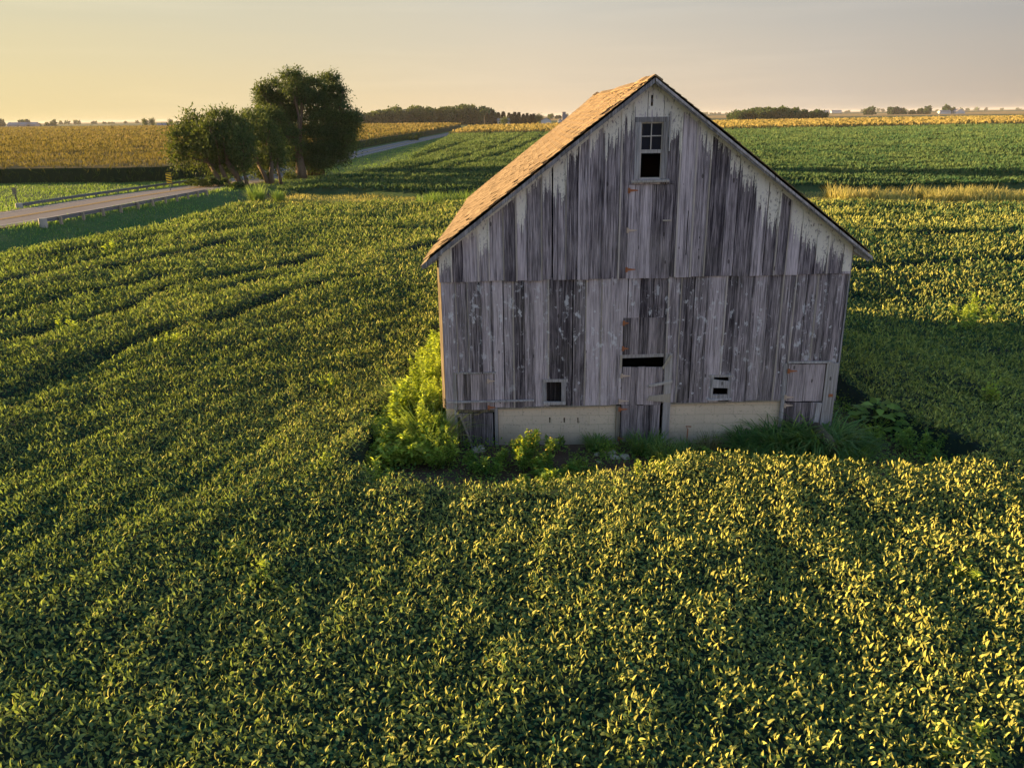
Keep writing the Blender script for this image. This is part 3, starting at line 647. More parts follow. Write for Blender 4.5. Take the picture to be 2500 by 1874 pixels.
mb.build('rake_board', M['trim'], roof)
mb = MB()      # frieze boards fixed on the wall just under the soffit
for sgn, Lh in ((-1, US-.02), (1, 8-US)):
    q = lambda h, v, dz: (US+sgn*h, v, RZ-.115-SL*h+dz)
    for a, b in ((.02, Lh*.45), (Lh*.45+.01, Lh)):
        A = [q(a, -.075, -.10), q(b, -.075, -.10), q(b, -.056, -.10), q(a, -.056, -.10), q(a, -.075, 0), q(b, -.075, 0), q(b, -.056, 0), q(a, -.056, 0)]
        if sgn < 0: A = [A[1], A[0], A[3], A[2], A[5], A[4], A[7], A[6]]
        mb.hexa(A, (random.uniform(.1, .5), .9, .1))
mb.build('frieze_board', M['upper'], roof)
for k, v in enumerate(np.linspace(-.12, 12.1, 9)):     # rafter tails under the eaves
    for sgn, u0 in ((-1, -.02), (1, 8.05)):
        mb = MB(); z0 = RZ-.14-SL*abs(u0-US)
        mb.beam((u0, v, z0-.02), (u0+sgn*.29, v, z0-.29*SL), .05, .10); mb.build('rafter_tail', M['trim'], roof)
mb = MB(); mb.hexa([(8.03, -.10, 3.93), (8.30, -.10, 3.83), (8.30, -.07, 3.83), (8.03, -.07, 3.93), (8.03, -.10, 4.08), (8.30, -.10, 3.90), (8.30, -.07, 3.90), (8.03, -.07, 4.08)], (.2, .2, .6)); mb.build('eave_return', M['old'], roof)

def hinge(u, z, w, parent, mat, ang=0, flip=1):
    mb = MB(); y = -.062; hh = .05
    mb.box(u-.015, u+.025, y-.008, y, z-hh, z+hh)
    mb.hexa([(u+.025, y-.006, z-.026), (u+w, y-.006, z-.008), (u+w, y, z-.008), (u+.025, y, z-.026), (u+.025, y-.006, z+.026), (u+w, y-.006, z+.008), (u+w, y, z+.008), (u+.025, y, z+.026)])
    mb.tube([(u+.02, y-.012, z-hh), (u+.02, y-.012, z+hh)], [.009, .009], 6)
    return mb.build('hinge', mat, parent)
def doorpanel(name, u0, u1, z0, z1, v, nb, tilt=0, mat='door', rail=True, ztop=None):
    mb = MB(); w = (u1-u0)/nb; cuts = [u0]
    for i in range(nb-1): cuts.append(u0+w*(i+1)+random.uniform(-.03, .03))
    cuts.append(u1)
    for a, b in zip(cuts[:-1], cuts[1:]):
        dv = random.uniform(-.004, .004); s = tilt; j = random.uniform(-.008, .008)
        mb.hexa([(a+.003+s, v-.025+dv, z0+j), (b-.003+s, v-.025+dv, z0+j), (b-.003+s, v+dv, z0+j), (a+.003+s, v+dv, z0+j), (a+.003, v-.025+dv, z1+j*.6), (b-.003, v-.025+dv, z1+j*.6), (b-.003, v+dv, z1+j*.6), (a+.003, v+dv, z1+j*.6)])
    return mb.build(name, M[mat], barn)
# loft door (upper, boards lining up with the wall)
d = doorpanel('loft_door', 3.665, 4.515, 3.50, 5.295, -.032, 4, mat='upper')
for z in (5.19, 4.44, 3.68): hinge(3.66, z, .18, d, M['rust'] if z > 5 else M['palerust'] if z > 4 else M['rust'])
mb = MB(); mb.box(4.33, 4.50, -.072, -.058, 4.61, 4.635, (.5, .3, 1)); mb.build('latch', M['old'], d)
# hatch and centre dutch door
h = doorpanel('hatch_door', 3.645, 4.485, 1.93, 2.70, -.012, 5); hinge(3.64, 2.60, .11, h, M['rust']); hinge(3.64, 2.07, .12, h, M['rust'])
mb = MB(); mb.hexa([(3.64, -.045, 1.86), (4.48, -.045, 1.885), (4.48, -.015, 1.885), (3.64, -.015, 1.86), (3.64, -.045, 1.928), (4.48, -.045, 1.95), (4.48, -.015, 1.95), (3.64, -.015, 1.928)], (.5, .1, .3)); mb.build('header_board', M['trim'], barn)
mb = MB(); mb.box(3.60, 3.64, -.055, -.02, 1.66, 1.93, (.8, .2, .8)); mb.build('jamb', M['old'], barn)
d = doorpanel('upper_door', 3.655, 4.485, .845, 1.665, -.012, 5, tilt=-.015); hinge(3.63, 1.49, .19, d, M['palerust']); hinge(3.61, .945, .19, d, M['palerust'])
mb = MB(); mb.beam((4.20, -.065, 1.262), (4.68, -.065, 1.365), .022, .055, (.8, .1, .6)); mb.build('latch_board', M['trim'], d)
mb = MB(); mb.hexa([(4.18, -.06, .95), (4.66, -.06, .90), (4.66, -.035, .90), (4.18, -.035, .95), (4.22, -.06, 1.04), (4.66, -.06, 1.10), (4.66, -.035, 1.10), (4.22, -.035, 1.04)], (.5, .1, .8)); mb.build('patch_board', M['old'], d)
d = doorpanel('lower_door', 3.655, 4.462, .01, .835, -.008, 5); hinge(3.61, .76, .17, d, M['rust']); hinge(3.61, .10, .12, d, M['rust'])
mb = MB(); mb.box(3.555, 3.64, -.02, .10, -.1, ZF(3.6)-.04, (.2, .2, .3)); mb.build('door_post', M['old'], barn)
mb = MB(); mb.box(4.52, 4.668, -.05, .06, -.1, 1.95, (.55, .1, .35)); mb.build('door_post', M['trim'], barn)
mb = MB(); mb.hexa([(4.455, -.075, 1.66), (4.49, -.075, 1.63), (4.49, -.055, 1.63), (4.455, -.055, 1.66), (4.60, -.075, 1.93), (4.64, -.075, 1.90), (4.64, -.055, 1.90), (4.60, -.055, 1.93)], (.9, .2, .7)); mb.build('splinter', M['old'], barn)
# left doors
d = doorpanel('upper_door', .25, 1.01, .76, 1.54, -.004, 5); hinge(.89, 1.40, .15, d, M['palerust']); hinge(.89, .82, .15, d, M['rust'])
mb = MB(); mb.box(.19, 1.06, -.05, -.026, 1.55, 1.585, (.4, .1, .3)); mb.build('header_board', M['trim'], barn)
d = doorpanel('lower_door', .27, .985, -.15, .68, .0, 5)
mb = MB(); mb.hexa([(.22, -.06, .58), (.34, -.06, .66), (.34, -.035, .66), (.22, -.035, .58), (.22, -.06, .67), (.30, -.06, .69), (.30, -.035, .69), (.22, -.035, .67)]); mb.beam((.30, -.055, .66), (.56, -.055, -.14), .025, .15, (.4, .2, .3), up=(0, 1, 0)); mb.build('brace', M['door'], d)
for a, b in ((.175, .24), (1.015, 1.085)):
    mb = MB(); mb.box(a, b, -.045, .03, -.15, 1.55 if a < 1 else .80, (.4, .1, .3)); mb.build('door_post', M['trim'], barn)
mb = MB(); mb.beam((.03, -.075, .945), (1.84, -.075, .975), .03, .035, (.7, .1, .1)); mb.build('cross_bar', M['trim'], barn)
mb = MB(); mb.hexa([(.22, -.01, .69), (1.02, -.01, .70), (1.02, .03, .70), (.22, .03, .69), (.22, -.01, .755), (1.02, -.01, .765), (1.02, .03, .765), (.22, .03, .755)], (.05, .1, 0)); mb.build('door_lintel', M['old'], barn)
# right doors
d = doorpanel('upper_door', 7.035, 7.78, .90, 1.70, -.012, 4, tilt=.0); hinge(7.02, 1.565, .18, d, M['rust']); hinge(7.01, 1.0, .18, d, M['palerust'])
mb = MB(); mb.box(7.00, 7.90, -.06, -.026, 1.722, 1.765, (.7, .1, .2)); mb.build('header_board', M['trim'], barn)
d = doorpanel('lower_door', 7.03, 7.79, -.1, .875, -.008, 4); hinge(7.02, .82, .17, d, M['palerust'])
mb = MB(); mb.beam((7.73, -.06, .87), (7.67, -.06, .1), .10, .03, (.9, .1, .2), up=(0, 1, 0)); mb.build('patch_board', M['trim'], d)
mb = MB(); mb.box(7.80, 8.03, -.05, -.004, -.1, 1.72, (.6, .1, .3)); mb.build('door_post', M['trim'], barn)
mb = MB(); mb.box(6.94, 7.02, -.045, .0, -.1, 1.72, (.6, .1, .1)); mb.build('door_post', M['trim'], barn)
mb = MB(); mb.box(7.90, 7.985, -.062, -.051, 1.00, 1.06); mb.build('hasp', M['rust'], barn)

# gable window
w = empty('window', (0, 0, 0), None, None); w.parent = barn
mb = MB(); mb.box(3.755, 3.85, -.075, -.055, 5.40, 6.42, (.7, .2, 0)); mb.box(4.26, 4.36, -.075, -.055, 5.40, 6.42, (.3, .2, 0)); mb.box(3.74, 4.375, -.078, -.055, 6.42, 6.51, (.2, .2, 0)); mb.box(4.375, 4.40, -.085, -.055, 5.9, 6.6, (.9, .2, .2)); mb.build('casing', M['trim'], w)
mb = MB(); mb.hexa([(3.70, -.13, 5.335), (4.41, -.13, 5.345), (4.41, -.02, 5.36), (3.70, -.02, 5.35), (3.70, -.13, 5.375), (4.41, -.13, 5.385), (4.41, -.02, 5.40), (3.70, -.02, 5.39)], (.6, .2, .5)); mb.build('sill', M['trim'], w)
mb = MB(); y0, y1 = -.045, -.012
mb.box(3.853, 3.872, y0, y1, 5.40, 6.42, (.95, .2, .7)); mb.box(4.238, 4.257, y0, y1, 5.40, 6.42, (.95, .2, .7)); mb.box(3.872, 4.238, y0, y1, 6.395, 6.42, (.9, .2, .6)); mb.box(3.872, 4.238, y0, y1, 5.865, 5.93, (.8, .2, .3))
mb.box(4.038, 4.056, y0, y1, 5.93, 6.395, (.9, .2, .5)); mb.box(3.872, 4.038, y0, y1, 6.16, 6.18, (.9, .2, .5)); mb.box(4.056, 4.238, y0, y1, 6.165, 6.185, (.9, .2, .5)); mb.box(3.872, 4.238, y0, y1, 5.40, 5.425, (.9, .2, .5)); mb.build('sash', M['trim'], w)
for a, b, c, d_ in ((3.872, 4.038, 5.93, 6.16), (4.056, 4.238, 5.93, 6.165), (3.872, 4.038, 6.18, 6.395), (4.056, 4.238, 6.185, 6.395)):
    mb = MB(); mb.box(a, b, -.022, -.018, c, d_); mb.build('pane', M['glass'], w)
mb = MB(); mb.box(4.012, 4.058, -.03, -.01, 6.765, 6.83); mb.build('slit_block', M['door'], barn)
# small windows beside the doors
w = empty('window', (0, 0, 0), None, None); w.parent = barn
mb = MB(); mb.box(2.03, 2.10, -.045, -.026, .93, 1.36, (.5, .2, .1)); mb.box(2.41, 2.50, -.045, -.026, .93, 1.36, (.5, .2, .1)); mb.box(2.02, 2.54, -.048, -.026, 1.36, 1.42, (.6, .2, .3)); mb.box(2.03, 2.50, -.06, -.026, .865, .93, (.9, .2, .2)); mb.build('casing', M['trim'], w)
mb = MB()
for i in range(4): mb.box(2.085+i*.085, 2.166+i*.085, .13, .15, .90, 1.38, (0, .3, 0))
mb.build('shutter', M['deep'], w)
w = empty('window', (0, 0, 0), None, None); w.parent = barn
mb = MB(); mb.box(5.47, 5.53, -.05, -.026, .98, 1.44, (.5, .2, .1)); mb.box(5.83, 5.89, -.05, -.026, .98, 1.44, (.5, .2, .1)); mb.box(5.44, 5.93, -.053, -.026, 1.44, 1.49, (.6, .2, .3)); mb.box(5.53, 5.83, -.05, -.026, .98, 1.06, (.6, .2, .2)); mb.hexa([(5.43, -.07, .935), (5.92, -.07, .95), (5.92, -.026, .95), (5.43, -.026, .935), (5.43, -.07, .972), (5.92, -.07, .985), (5.92, -.026, .98), (5.43, -.026, .972)], (1, .2, .0)); mb.build('casing', M['trim'], w)
mb = MB(); mb.hexa([(5.50, -.068, 1.22), (5.85, -.068, 1.205), (5.85, -.053, 1.205), (5.50, -.053, 1.22), (5.50, -.068, 1.40), (5.85, -.068, 1.36), (5.85, -.053, 1.36), (5.50, -.053, 1.40)], (.6, .2, .1)); mb.build('nailed_board', M['trim'], w)
# gap in the foundation and bent wire
mb = MB(); mb.tube([(5.05, -.05, .0), (5.06, -.05, .30), (5.02, -.04, .36), (5.12, -.08, .37)], [.012]*4, 6); mb.build('iron_hook', M['rust'], barn)

# ------------------------------------------------------------------ rubble, log
def rock(x, y, s, label, flat=.6, mat='stone', name='stone', group='broken concrete lumps by the centre door', cat='stone'):
    import bmesh
    bm = bmesh.new(); bmesh.ops.create_icosphere(bm, subdivisions=2, radius=1)
    sd = random.uniform(0, 99)
    for v in bm.verts:
        c = v.co; k = 1+.5*(float(vn(c.x*1.3+sd, c.y*1.3+c.z, 50))-.5); v.co = Vector((max(-.75, min(.75, c.x*k))*s, max(-.7, min(.7, c.y*k))*s*.75, max(-.6, min(.62, c.z*k))*s*flat))
    me = bpy.data.meshes.new(name); bm.to_mesh(me); bm.free(); me.materials.append(M[mat]); o = bpy.data.objects.new(name, me); C.objects.link(o)
    o.location = (x, y, float(T(x, y))+s*flat*.35); o.rotation_euler = (random.uniform(-.2, .2), random.uniform(-.2, .2), random.uniform(0, 3)); tag(o, label, cat, group)
for (px, py, s, lb) in ((1488, 1103, .17, 'largest pale broken concrete lump left of the centre door'), (1499, 1112, .11, 'rough concrete lump propped against the largest one'), (1509, 1113, .08, 'small round concrete lump at the foot of the heap'), (1525, 1112, .12, 'pointed concrete lump lying apart, to the right of the heap'), (1458, 1104, .09, 'flat pale slab of stone left of the heap by the grass'), (1462, 1122, .06, 'smallest light stone alone on the bare soil')):
    x, y = gnd(px, py); rock(x, y, s, lb)
x, y = gnd(1168, 1092); rock(x, y-.05, .17, 'pale concrete block at the foot of the left barn door', .55, name='concrete_block', group=None, cat='block')
x0, y0 = bw(7.62, -.25); x1, y1 = bw(7.78, -1.25)
mb = MB(); mb.tube([(x0, y0, .42), ((x0+x1)/2, (y0+y1)/2, .32), (x1, y1, .10)], [.11, .13, .10], 9); o = mb.build('fallen_log', M['bark'], None, True); tag(o, 'dark rotten log leaning down at the right corner of the barn', 'log')

# ------------------------------------------------------------------ plants
def plant(name, x, y, h, rad, n, label, cat, group=None, mat='weed', leaf=.085, wr=.38, yl=.45, stems=9, flowers=0, droop=.3, z=None, lean=(0, 0)):
    z0 = float(T(x, y)) if z is None else z; e = empty(name, (x, y, z0), label, cat, group)
    mb = MB(); tips = []
    for i in range(stems):
        a = random.uniform(0, 2*pi); rr = rad*math.sqrt(random.random()); hh = h*random.uniform(.65, 1.05)*(1-.35*rr/rad)
        bx, by = cos(a)*rr*.45, sin(a)*rr*.45; tx, ty = cos(a)*rr+lean[0], sin(a)*rr+lean[1]
        mb.tube([(bx, by, -.05), ((bx+tx)/2, (by+ty)/2, hh*.55), (tx, ty, hh)], [.009, .007, .003], 5); tips.append((bx, by, tx, ty, hh))
    mb.build('stem', M['grassleaf'], e)
    tp = np.array(tips); k = rng.integers(0, stems, n); s = rng.uniform(.12, 1, n)**.7
    px = tp[k, 0]+(tp[k, 2]-tp[k, 0])*s; py = tp[k, 1]+(tp[k, 3]-tp[k, 1])*s; pz = tp[k, 4]*s
    sp = rad*.16*(1.15-s); P = np.stack([px+rng.normal(0, sp, n), py+rng.normal(0, sp, n), pz+rng.normal(0, .03, n)], 1)
    ax = rdir(n, -droop, .9); nr = unit(np.array([0, 0, 1.])+rng.normal(0, .45, (n, 3))); L = rng.uniform(.6, 1.3, n)*leaf
    V, Fc = leafset(P, L, L*wr, ax, nr, .12, .12)
    tn = np.repeat(np.stack([rng.random(n), np.clip(yl+rng.normal(0, .2, n)+(s-.6)*.5, 0, 1), s*0], 1), 7, 0)
    mesh_np('foliage', V, Fc, M[mat], parent=e, tint=tn)
    if flowers:
        k = rng.integers(0, stems, flowers); P = np.stack([tp[k, 2], tp[k, 3], tp[k, 4]], 1)*rng.uniform(.75, 1.03, (flowers, 1))+rng.normal(0, .05, (flowers, 3))
        V, Fc = leafset(P, np.full(flowers, .04), np.full(flowers, .035), rdir(flowers, -.3, 1.2), unit(rng.normal(0, 1, (flowers, 3))), .1, .1)
        mesh_np('flower', V, Fc, M['petal'], parent=e, tint=np.tile([.5, .5, 0], (len(V), 1)))['kind'] = 'stuff'
    return e
def blades(P, ax, L, Wd, bend, n=4):
    """arching strips: P (k,3), ax horizontal dir (k,3), L, Wd, bend (k,)"""
    k = len(P); t_ = np.linspace(0, 1, n+1); V = np.zeros((k, n+1, 2, 3)); th0 = rng.uniform(R(60), R(88), k)
    pos = P.copy(); side = np.stack([-ax[:, 1], ax[:, 0], np.zeros(k)], 1)
    for i, s in enumerate(t_):
        w = (Wd*(1-s)**.6*.5)[:, None]; V[:, i, 0] = pos-side*w; V[:, i, 1] = pos+side*w
        th = th0-bend*(s+.5/n)**1.2; pos = pos+(ax*np.cos(th)[:, None]+np.array([0, 0, 1.])*np.sin(th)[:, None])*(L/n)[:, None]
    b = (np.arange(k)*(n+1)*2)[:, None]; Fq = np.concatenate([b+np.array([[2*i, 2*i+1, 2*i+3, 2*i+2]]) for i in range(n)], 0)
    return V.reshape(-1, 3), Fq
def grass_clump(x, y, h, rad, n, label, cat='grass clump', group=None, mat='grassleaf', name='grass_clump', yl=.35, bend=1.7, w=.019, z=None):
    z0 = float(T(x, y)) if z is None else z
    a = rng.uniform(0, 2*pi, n); rr = rad*np.sqrt(rng.random(n))*.6
    P = np.stack([rr*np.cos(a), rr*np.sin(a), np.zeros(n)-.02], 1); a2 = a+rng.normal(0, .7, n); ax = np.stack([np.cos(a2), np.sin(a2), a2*0], 1)
    V, Fq = blades(P, ax, rng.uniform(.6, 1.15, n)*h*1.3, np.full(n, w)*rng.uniform(.7, 1.3, n), rng.uniform(.4, 1, n)*bend, 5)
    o = mesh_np(name, V, Fq, M[mat], tint=np.repeat(np.stack([rng.random(n), np.clip(rng.normal(yl, .2, n), 0, 1), a*0], 1), 12, 0)); o.location = (x, y, z0)
    return tag(o, label, cat, group)
GW = 'tall weeds along the left barn wall'
wl = [(-2.2, 14.7, .75, .6, 'low shaded weed at the near end of the left wall clump'), (-2.55, 15.3, .85, .55, 'bushy weed on the field side, second from the near end'), (-1.85, 15.5, 1.2, .55, 'tall drooping weed next to the wall corner'), (-2.3, 16.2, 1.25, .6, 'broad sunlit weed halfway out from the corner'),
      (-1.75, 16.5, 1.5, .55, 'tall yellow-lit weed against the wall, behind the corner one'), (-1.8, 17.5, 1.75, .6, 'tallest bright weed pressed against the left wall'), (-2.2, 17.7, 1.2, .5, 'leaning weed at the outer edge of the tallest group'), (-1.75, 18.8, 1.75, .6, 'bright weed plant in the middle of the wall row'),
      (-2.15, 19.3, 1.2, .5, 'outer weed plant beside the middle of the wall row'), (-1.7, 20.2, 1.7, .55, 'large-leaved bright weed near the far end of the row'), (-1.7, 21.3, 1.1, .5, 'last sunlit weed before the bare patch by the wall'), (-2.75, 14.5, .5, .5, 'low dark green weed at the soybean edge'), (-2.95, 16.0, .65, .4, 'thin weed standing up among the soybean edge leaves')]
for i, (x, y, h, r_, lb) in enumerate(wl):
    plant('tall_weed', x, y, h, r_, int(3200*h*r_/.6), lb, 'weed', GW, yl=(.9, .7, .8, .55)[i % 4], leaf=.085 if i % 3 else .12, wr=.34 if i % 3 else .5, stems=26)
grass_clump(-1.7, 15.25, .95, .5, 420, 'arching grass among the weeds by the left barn corner', group=None, yl=.6)
grass_clump(-2.2, 16.9, 1.1, .5, 380, 'long arching grass halfway along the left wall weeds', yl=.7)
plant('bush_weed', -1.45, 14.6, .85, .5, 1500, 'round yellow-topped weed bush in front of the left barn corner', 'weed', yl=.5, leaf=.075, wr=.42, stems=18)
plant('flowering_weed', .3, 14.4, .85, .55, 1700, 'dark green weed with small yellow flowers below the left block wall', 'weed', yl=.12, flowers=70, stems=16)
plant('weed', -.5, 14.25, .55, .5, 900, 'low dark weed between the corner bush and the flowering weed', 'weed', yl=.1)
plant('weed', .75, 13.9, .5, .45, 800, 'low weed at the soybean edge right of the flowering weed', 'weed', yl=.1)
plant('weed', .45, 13.3, .5, .5, 700, 'dark weed patch nearest the soybeans below the flowers', 'weed', yl=.05)
plant('weed', 1.35, 14.05, .32, .3, 300, 'small green weed alone on the bare soil', 'weed', yl=.2)
plant('weed', 1.9, 15.0, .28, .25, 220, 'small spreading weed below the blocks, beside the leafy tuft', 'weed', yl=.15)
plant('weed', .95, 15.2, .4, .3, 260, 'thin weed growing against the left block wall', 'weed', yl=.1)
grass_clump(1.75, 15.3, .32, .35, 260, 'low dark grass tuft at the base of the left block wall')
grass_clump(2.75, 15.05, .42, .5, 420, 'grass tuft in front of the centre door', yl=.25)
grass_clump(3.05, 14.55, .40, .3, 160, 'light green grass sprig before the centre door', yl=.6)
grass_clump(3.5, 14.85, .3, .4, 260, 'low grass tuft right of the centre door')
grass_clump(4.05, 15.1, .34, .4, 120, 'dry tan grass stalks against the right block wall', mat='dryleaf', bend=.9)
plant('weed', 3.75, 14.5, .3, .35, 260, 'low broadleaf weed on the soil right of the centre door', 'weed', yl=.1)
grass_clump(4.85, 14.95, .55, .55, 330, 'dark drooping grass at the left end of the right-hand clump', yl=.15, bend=2.7, w=.034)
grass_clump(5.5, 15.0, .75, .6, 460, 'deep green arching grass left of the biggest clump', yl=.15, bend=2.7, w=.034)
grass_clump(6.25, 14.95, .82, .72, 560, 'biggest arching green grass clump before the right barn door', yl=.3, bend=2.9, w=.045)
grass_clump(6.65, 14.4, .6, .5, 500, 'lower grass spilling in front of the biggest clump', yl=.25, bend=2.0)
grass_clump(5.0, 14.2, .4, .5, 400, 'short dark grass between the clump and the soybeans', yl=.1)
# big leaved plant and shaded weeds at the right corner
e = empty('broadleaf_plant', (7.75, 15.75, 0), 'bright green broad-leaved plant in the shade right of the barn corner', 'plant')
n = 46; a = rng.uniform(0, 2*pi, n); rr = .42*np.sqrt(rng.random(n)); P = np.stack([rr*np.cos(a), rr*np.sin(a), .85-rr*.9+rng.uniform(-.22, .05, n)], 1)
ax = unit(np.stack([np.cos(a), np.sin(a), rng.uniform(-.4, .2, n)], 1)); V, Fc = leafset(P, rng.uniform(.16, .28, n), rng.uniform(.16, .24, n), ax, unit(np.array([0, -.2, 1.])+rng.normal(0, .2, (n, 3))), .08, .06)
mesh_np('foliage', V, Fc, M['weed'], parent=e, tint=np.repeat(np.stack([rng.random(n), rng.uniform(.2, .5, n), a*0], 1), 7, 0))
mb = MB(); [mb.tube([(0, 0, 0), (p[0]*.6, p[1]*.6, p[2]*.7), tuple(p)], [.012, .008, .004], 5) for p in P[::4]]; mb.build('stem', M['grassleaf'], e)
for x, y, h, lb in ((7.3, 14.8, .6, 'shaded weed just right of the fallen log'), (8.1, 14.5, .7, 'shaded weed at the soybean edge beyond the log'), (8.6, 15.1, .8, 'shaded weed in front of the broad-leaved plant'), (9.4, 14.9, .75, 'outermost weed among the shaded soybeans right of the barn')):
    plant('shade_weed', x, y, h, .6, 900, lb, 'weed', 'weeds in the barn shadow', yl=.1, leaf=.07)
n = 40000; x = rng.uniform(-3.5, 10, n); y = rng.uniform(12, 18, n); u_, v_ = wb(x, y)
k = clear(x, y) & ~((u_ > -.05) & (u_ < 8.05) & (v_ > -.1)) & ((vn(x*1.3, y*1.3, 81) > .38+.2*((x > .8) & (x < 4.2))) | ((x > 6.6) & (rng.random(n) < .8)) | ((x < .5) & (rng.random(n) < .35))); x, y = x[k], y[k]; n = len(x)
hh = np.where(x > 6.6, .42, .24)*(.5+vn(x*2, y*2, 82)); P = np.stack([x, y, T(x, y)+hh*rng.uniform(.2, 1, n)], 1); L = rng.uniform(.03, .08, n)
V, Fc = leafset(P, L, L*.5, rdir(n, -.3, .9), unit(np.array([0, 0, 1.])+rng.normal(0, .5, (n, 3))), .12, .1)
tag(mesh_np('ground_weeds', V, Fc, M['weed'], tint=np.repeat(np.stack([rng.random(n), np.clip(rng.normal(.08, .1, n), 0, 1), x*0], 1), 7, 0)), 'low dark weeds creeping over the bare soil round the front of the barn', 'weeds', kind='stuff')
# taller weeds standing out of the crop
crop = [(15.82, 26.47, 1.6, .9, 'bright yellow-green weed patch in the field right of the barn'), (14.41, 24.48, 1.3, .8, 'smaller bright weed in front of the patch right of the barn'), (10.6, 16.6, 1.3, .3, 'pale lone weed in the shadow right of the barn')]
for (px, py, h, r_, lb) in ((505+275, 480+1290/2.011, 1.1, .3, 'bright weed in the soybeans left of the barn weeds'), (800/1.0, 480+890/2.011, 1.0, .3, 'yellow weed in the soybeans farther left of the barn'), (415, 480+700/2.011, 1.1, .4, 'weed showing above the soybeans near the middle of the left field'), (155, 480+620/2.011, 1.1, .35, 'grassy weed beside the long wheel track at left'), (560, 1340, 1.05, .3, 'pale seedy weed in the left foreground crop'), (650, 1400, 1.0, .35, 'spreading weed in the foreground crop right of the seedy one'), (2350, 1780, .95, .3, 'yellowish weed low in the right foreground crop'), (1590, 1130, 1.0, .35, 'leafy yellow weed on the crop edge in front of the centre door'), (925, 1120, .95, .3, 'weed at the crop edge below the left corner weeds'), (270, 590+20, 1.2, .4, 'weed near the far edge of the left field by the grass bank'), (2380, 1370, .95, .3, 'pale weed in the right foreground crop')):
    x, y = gnd(px, py, .7); crop.append((x, y, h, r_, lb))
for x, y, h, r_, lb in crop: plant('crop_weed', x, y, h, r_, int(500*max(1, r_/.4)), lb, 'weed', 'weeds standing above the soybeans', yl=.75, leaf=.09*max(1, math.hypot(x, y)/22), stems=9)

# ------------------------------------------------------------------ grass of the verges (uncountable)
def grass_area(name, mask, x0, x1, y0, y1, dens, h, label, yl, leafw=.03, mat='grassleaf', bend=1.0, seed=0):
    n = int((x1-x0)*(y1-y0)*dens); x = rng.uniform(x0, x1, n); y = rng.uniform(y0, y1, n); k = mask(x, y); x, y = x[k], y[k]; n = len(x)
    hh = h*(.45+1.1*vn(x*.5, y*.5, 60+seed))*rng.uniform(.6, 1.2, n); P = np.stack([x, y, T(x, y)-.03], 1); a = rng.uniform(0, 2*pi, n)
    V, Fq = blades(P, np.stack([np.cos(a), np.sin(a), a*0], 1), hh, np.full(n, leafw), rng.uniform(.3, 1, n)*bend, 2)
    g = np.clip(yl+(vn(x*.3, y*.3, 61+seed)-.5)*.8+rng.normal(0, .12, n), 0, 1)
    o = mesh_np(name, V, Fq, M[mat], tint=np.repeat(np.stack([rng.random(n), g, a*0], 1), 6, 0)); return tag(o, label, 'grass', kind='stuff')
onroad = lambda x, y: np.abs(roff(x, y)) < 3.75
grass_area('verge_grass', lambda x, y: (roff(x, y) > 2.95) & (roff(x, y) < 10.3) & (y < 66), -50, -14, 28, 66, 45, .18, 'mown dark green grass on the bank between the road and the soybeans', .16, .05)
grass_area('verge_grass', lambda x, y: (roff(x, y) > 2.9) & (x < np.interp(y, FW[:, 0], FW[:, 1])) & (y > 64), -34, -12, 64, 292, 7, .22, 'grass between the road and the second soybean field under the trees', .22, .08)
grass_area('verge_grass', lambda x, y: (roff(x, y) < -3.0) & (~poly_mask(CLp)(x, y)), -110, -30, 50, 104, 20, .22, 'rough sunlit grass between the road and the corn', .35, .06, seed=4)
grass_area('waterway_grass', lambda x, y: (y > ytop(x)) & (y < yfar0(x)+.6) & (roff(x, y) > 7), -24, 56, 50, 76, 24, .28, 'tan and green grass strip between the two soybean crops', .35, .06, 'seedgrass', seed=7)
grass_area('tall_grass', lambda x, y: (np.abs(y-(64.2-.16*(x-25))) < 1.9) & (x > 25.5) & (vn(x*.35, y*.6, 90) > .3), 24, 56, 55, 70, 60, .85, 'tall sunlit seeding grass at the right along the strip', .75, .08, 'seedgrass', seed=9, bend=.7)
grass_area('tall_grass', lambda x, y: (np.hypot((x+4.9)/2.6, (y-64.9)/1.3) < 1), -9, -1, 62, 68, 60, 1.0, 'green mound of tall grass on the strip left of the barn roof', .45, .08, seed=2, bend=.8)
grass_area('tall_grass', lambda x, y: (np.abs(roff(x, y)+5.6) < 1.0) & (y > 56) & (y < 90), -44, -30, 56, 90, 22, .7, 'tall yellow-lit weeds behind the far guard rail', .7, .07, seed=3)
grass_area('tall_grass', lambda x, y: (np.abs(roff(x, y)-3.9) < .5) & (y > 46) & (y < 78), -38, -22, 46, 78, 22, .35, 'uneven grass growing round the near guard rail', .55, .06, seed=5)
for px, py, s, h, lb in ((627, 492, 1.1, 1.9, 'pale tall reed clump beside the dirt patch near the trees'), (681, 494, .8, 1.3, 'second reed clump right of the dirt patch')):
    x, y = gnd(px, py); grass_clump(x, y, h*.62, s*.8, 320, lb, 'reed clump', 'reeds by the dirt patch', 'grassleaf', 'reed_clump', .95, .5, .06)
x, y = gnd(1010, 345); plant('roadside_bush', x, y, 2.0, 1.6, 900, 'small lone bush at the edge of the road farther on', 'bush', None, 'treeleaf', .35, .6, .7, 9)

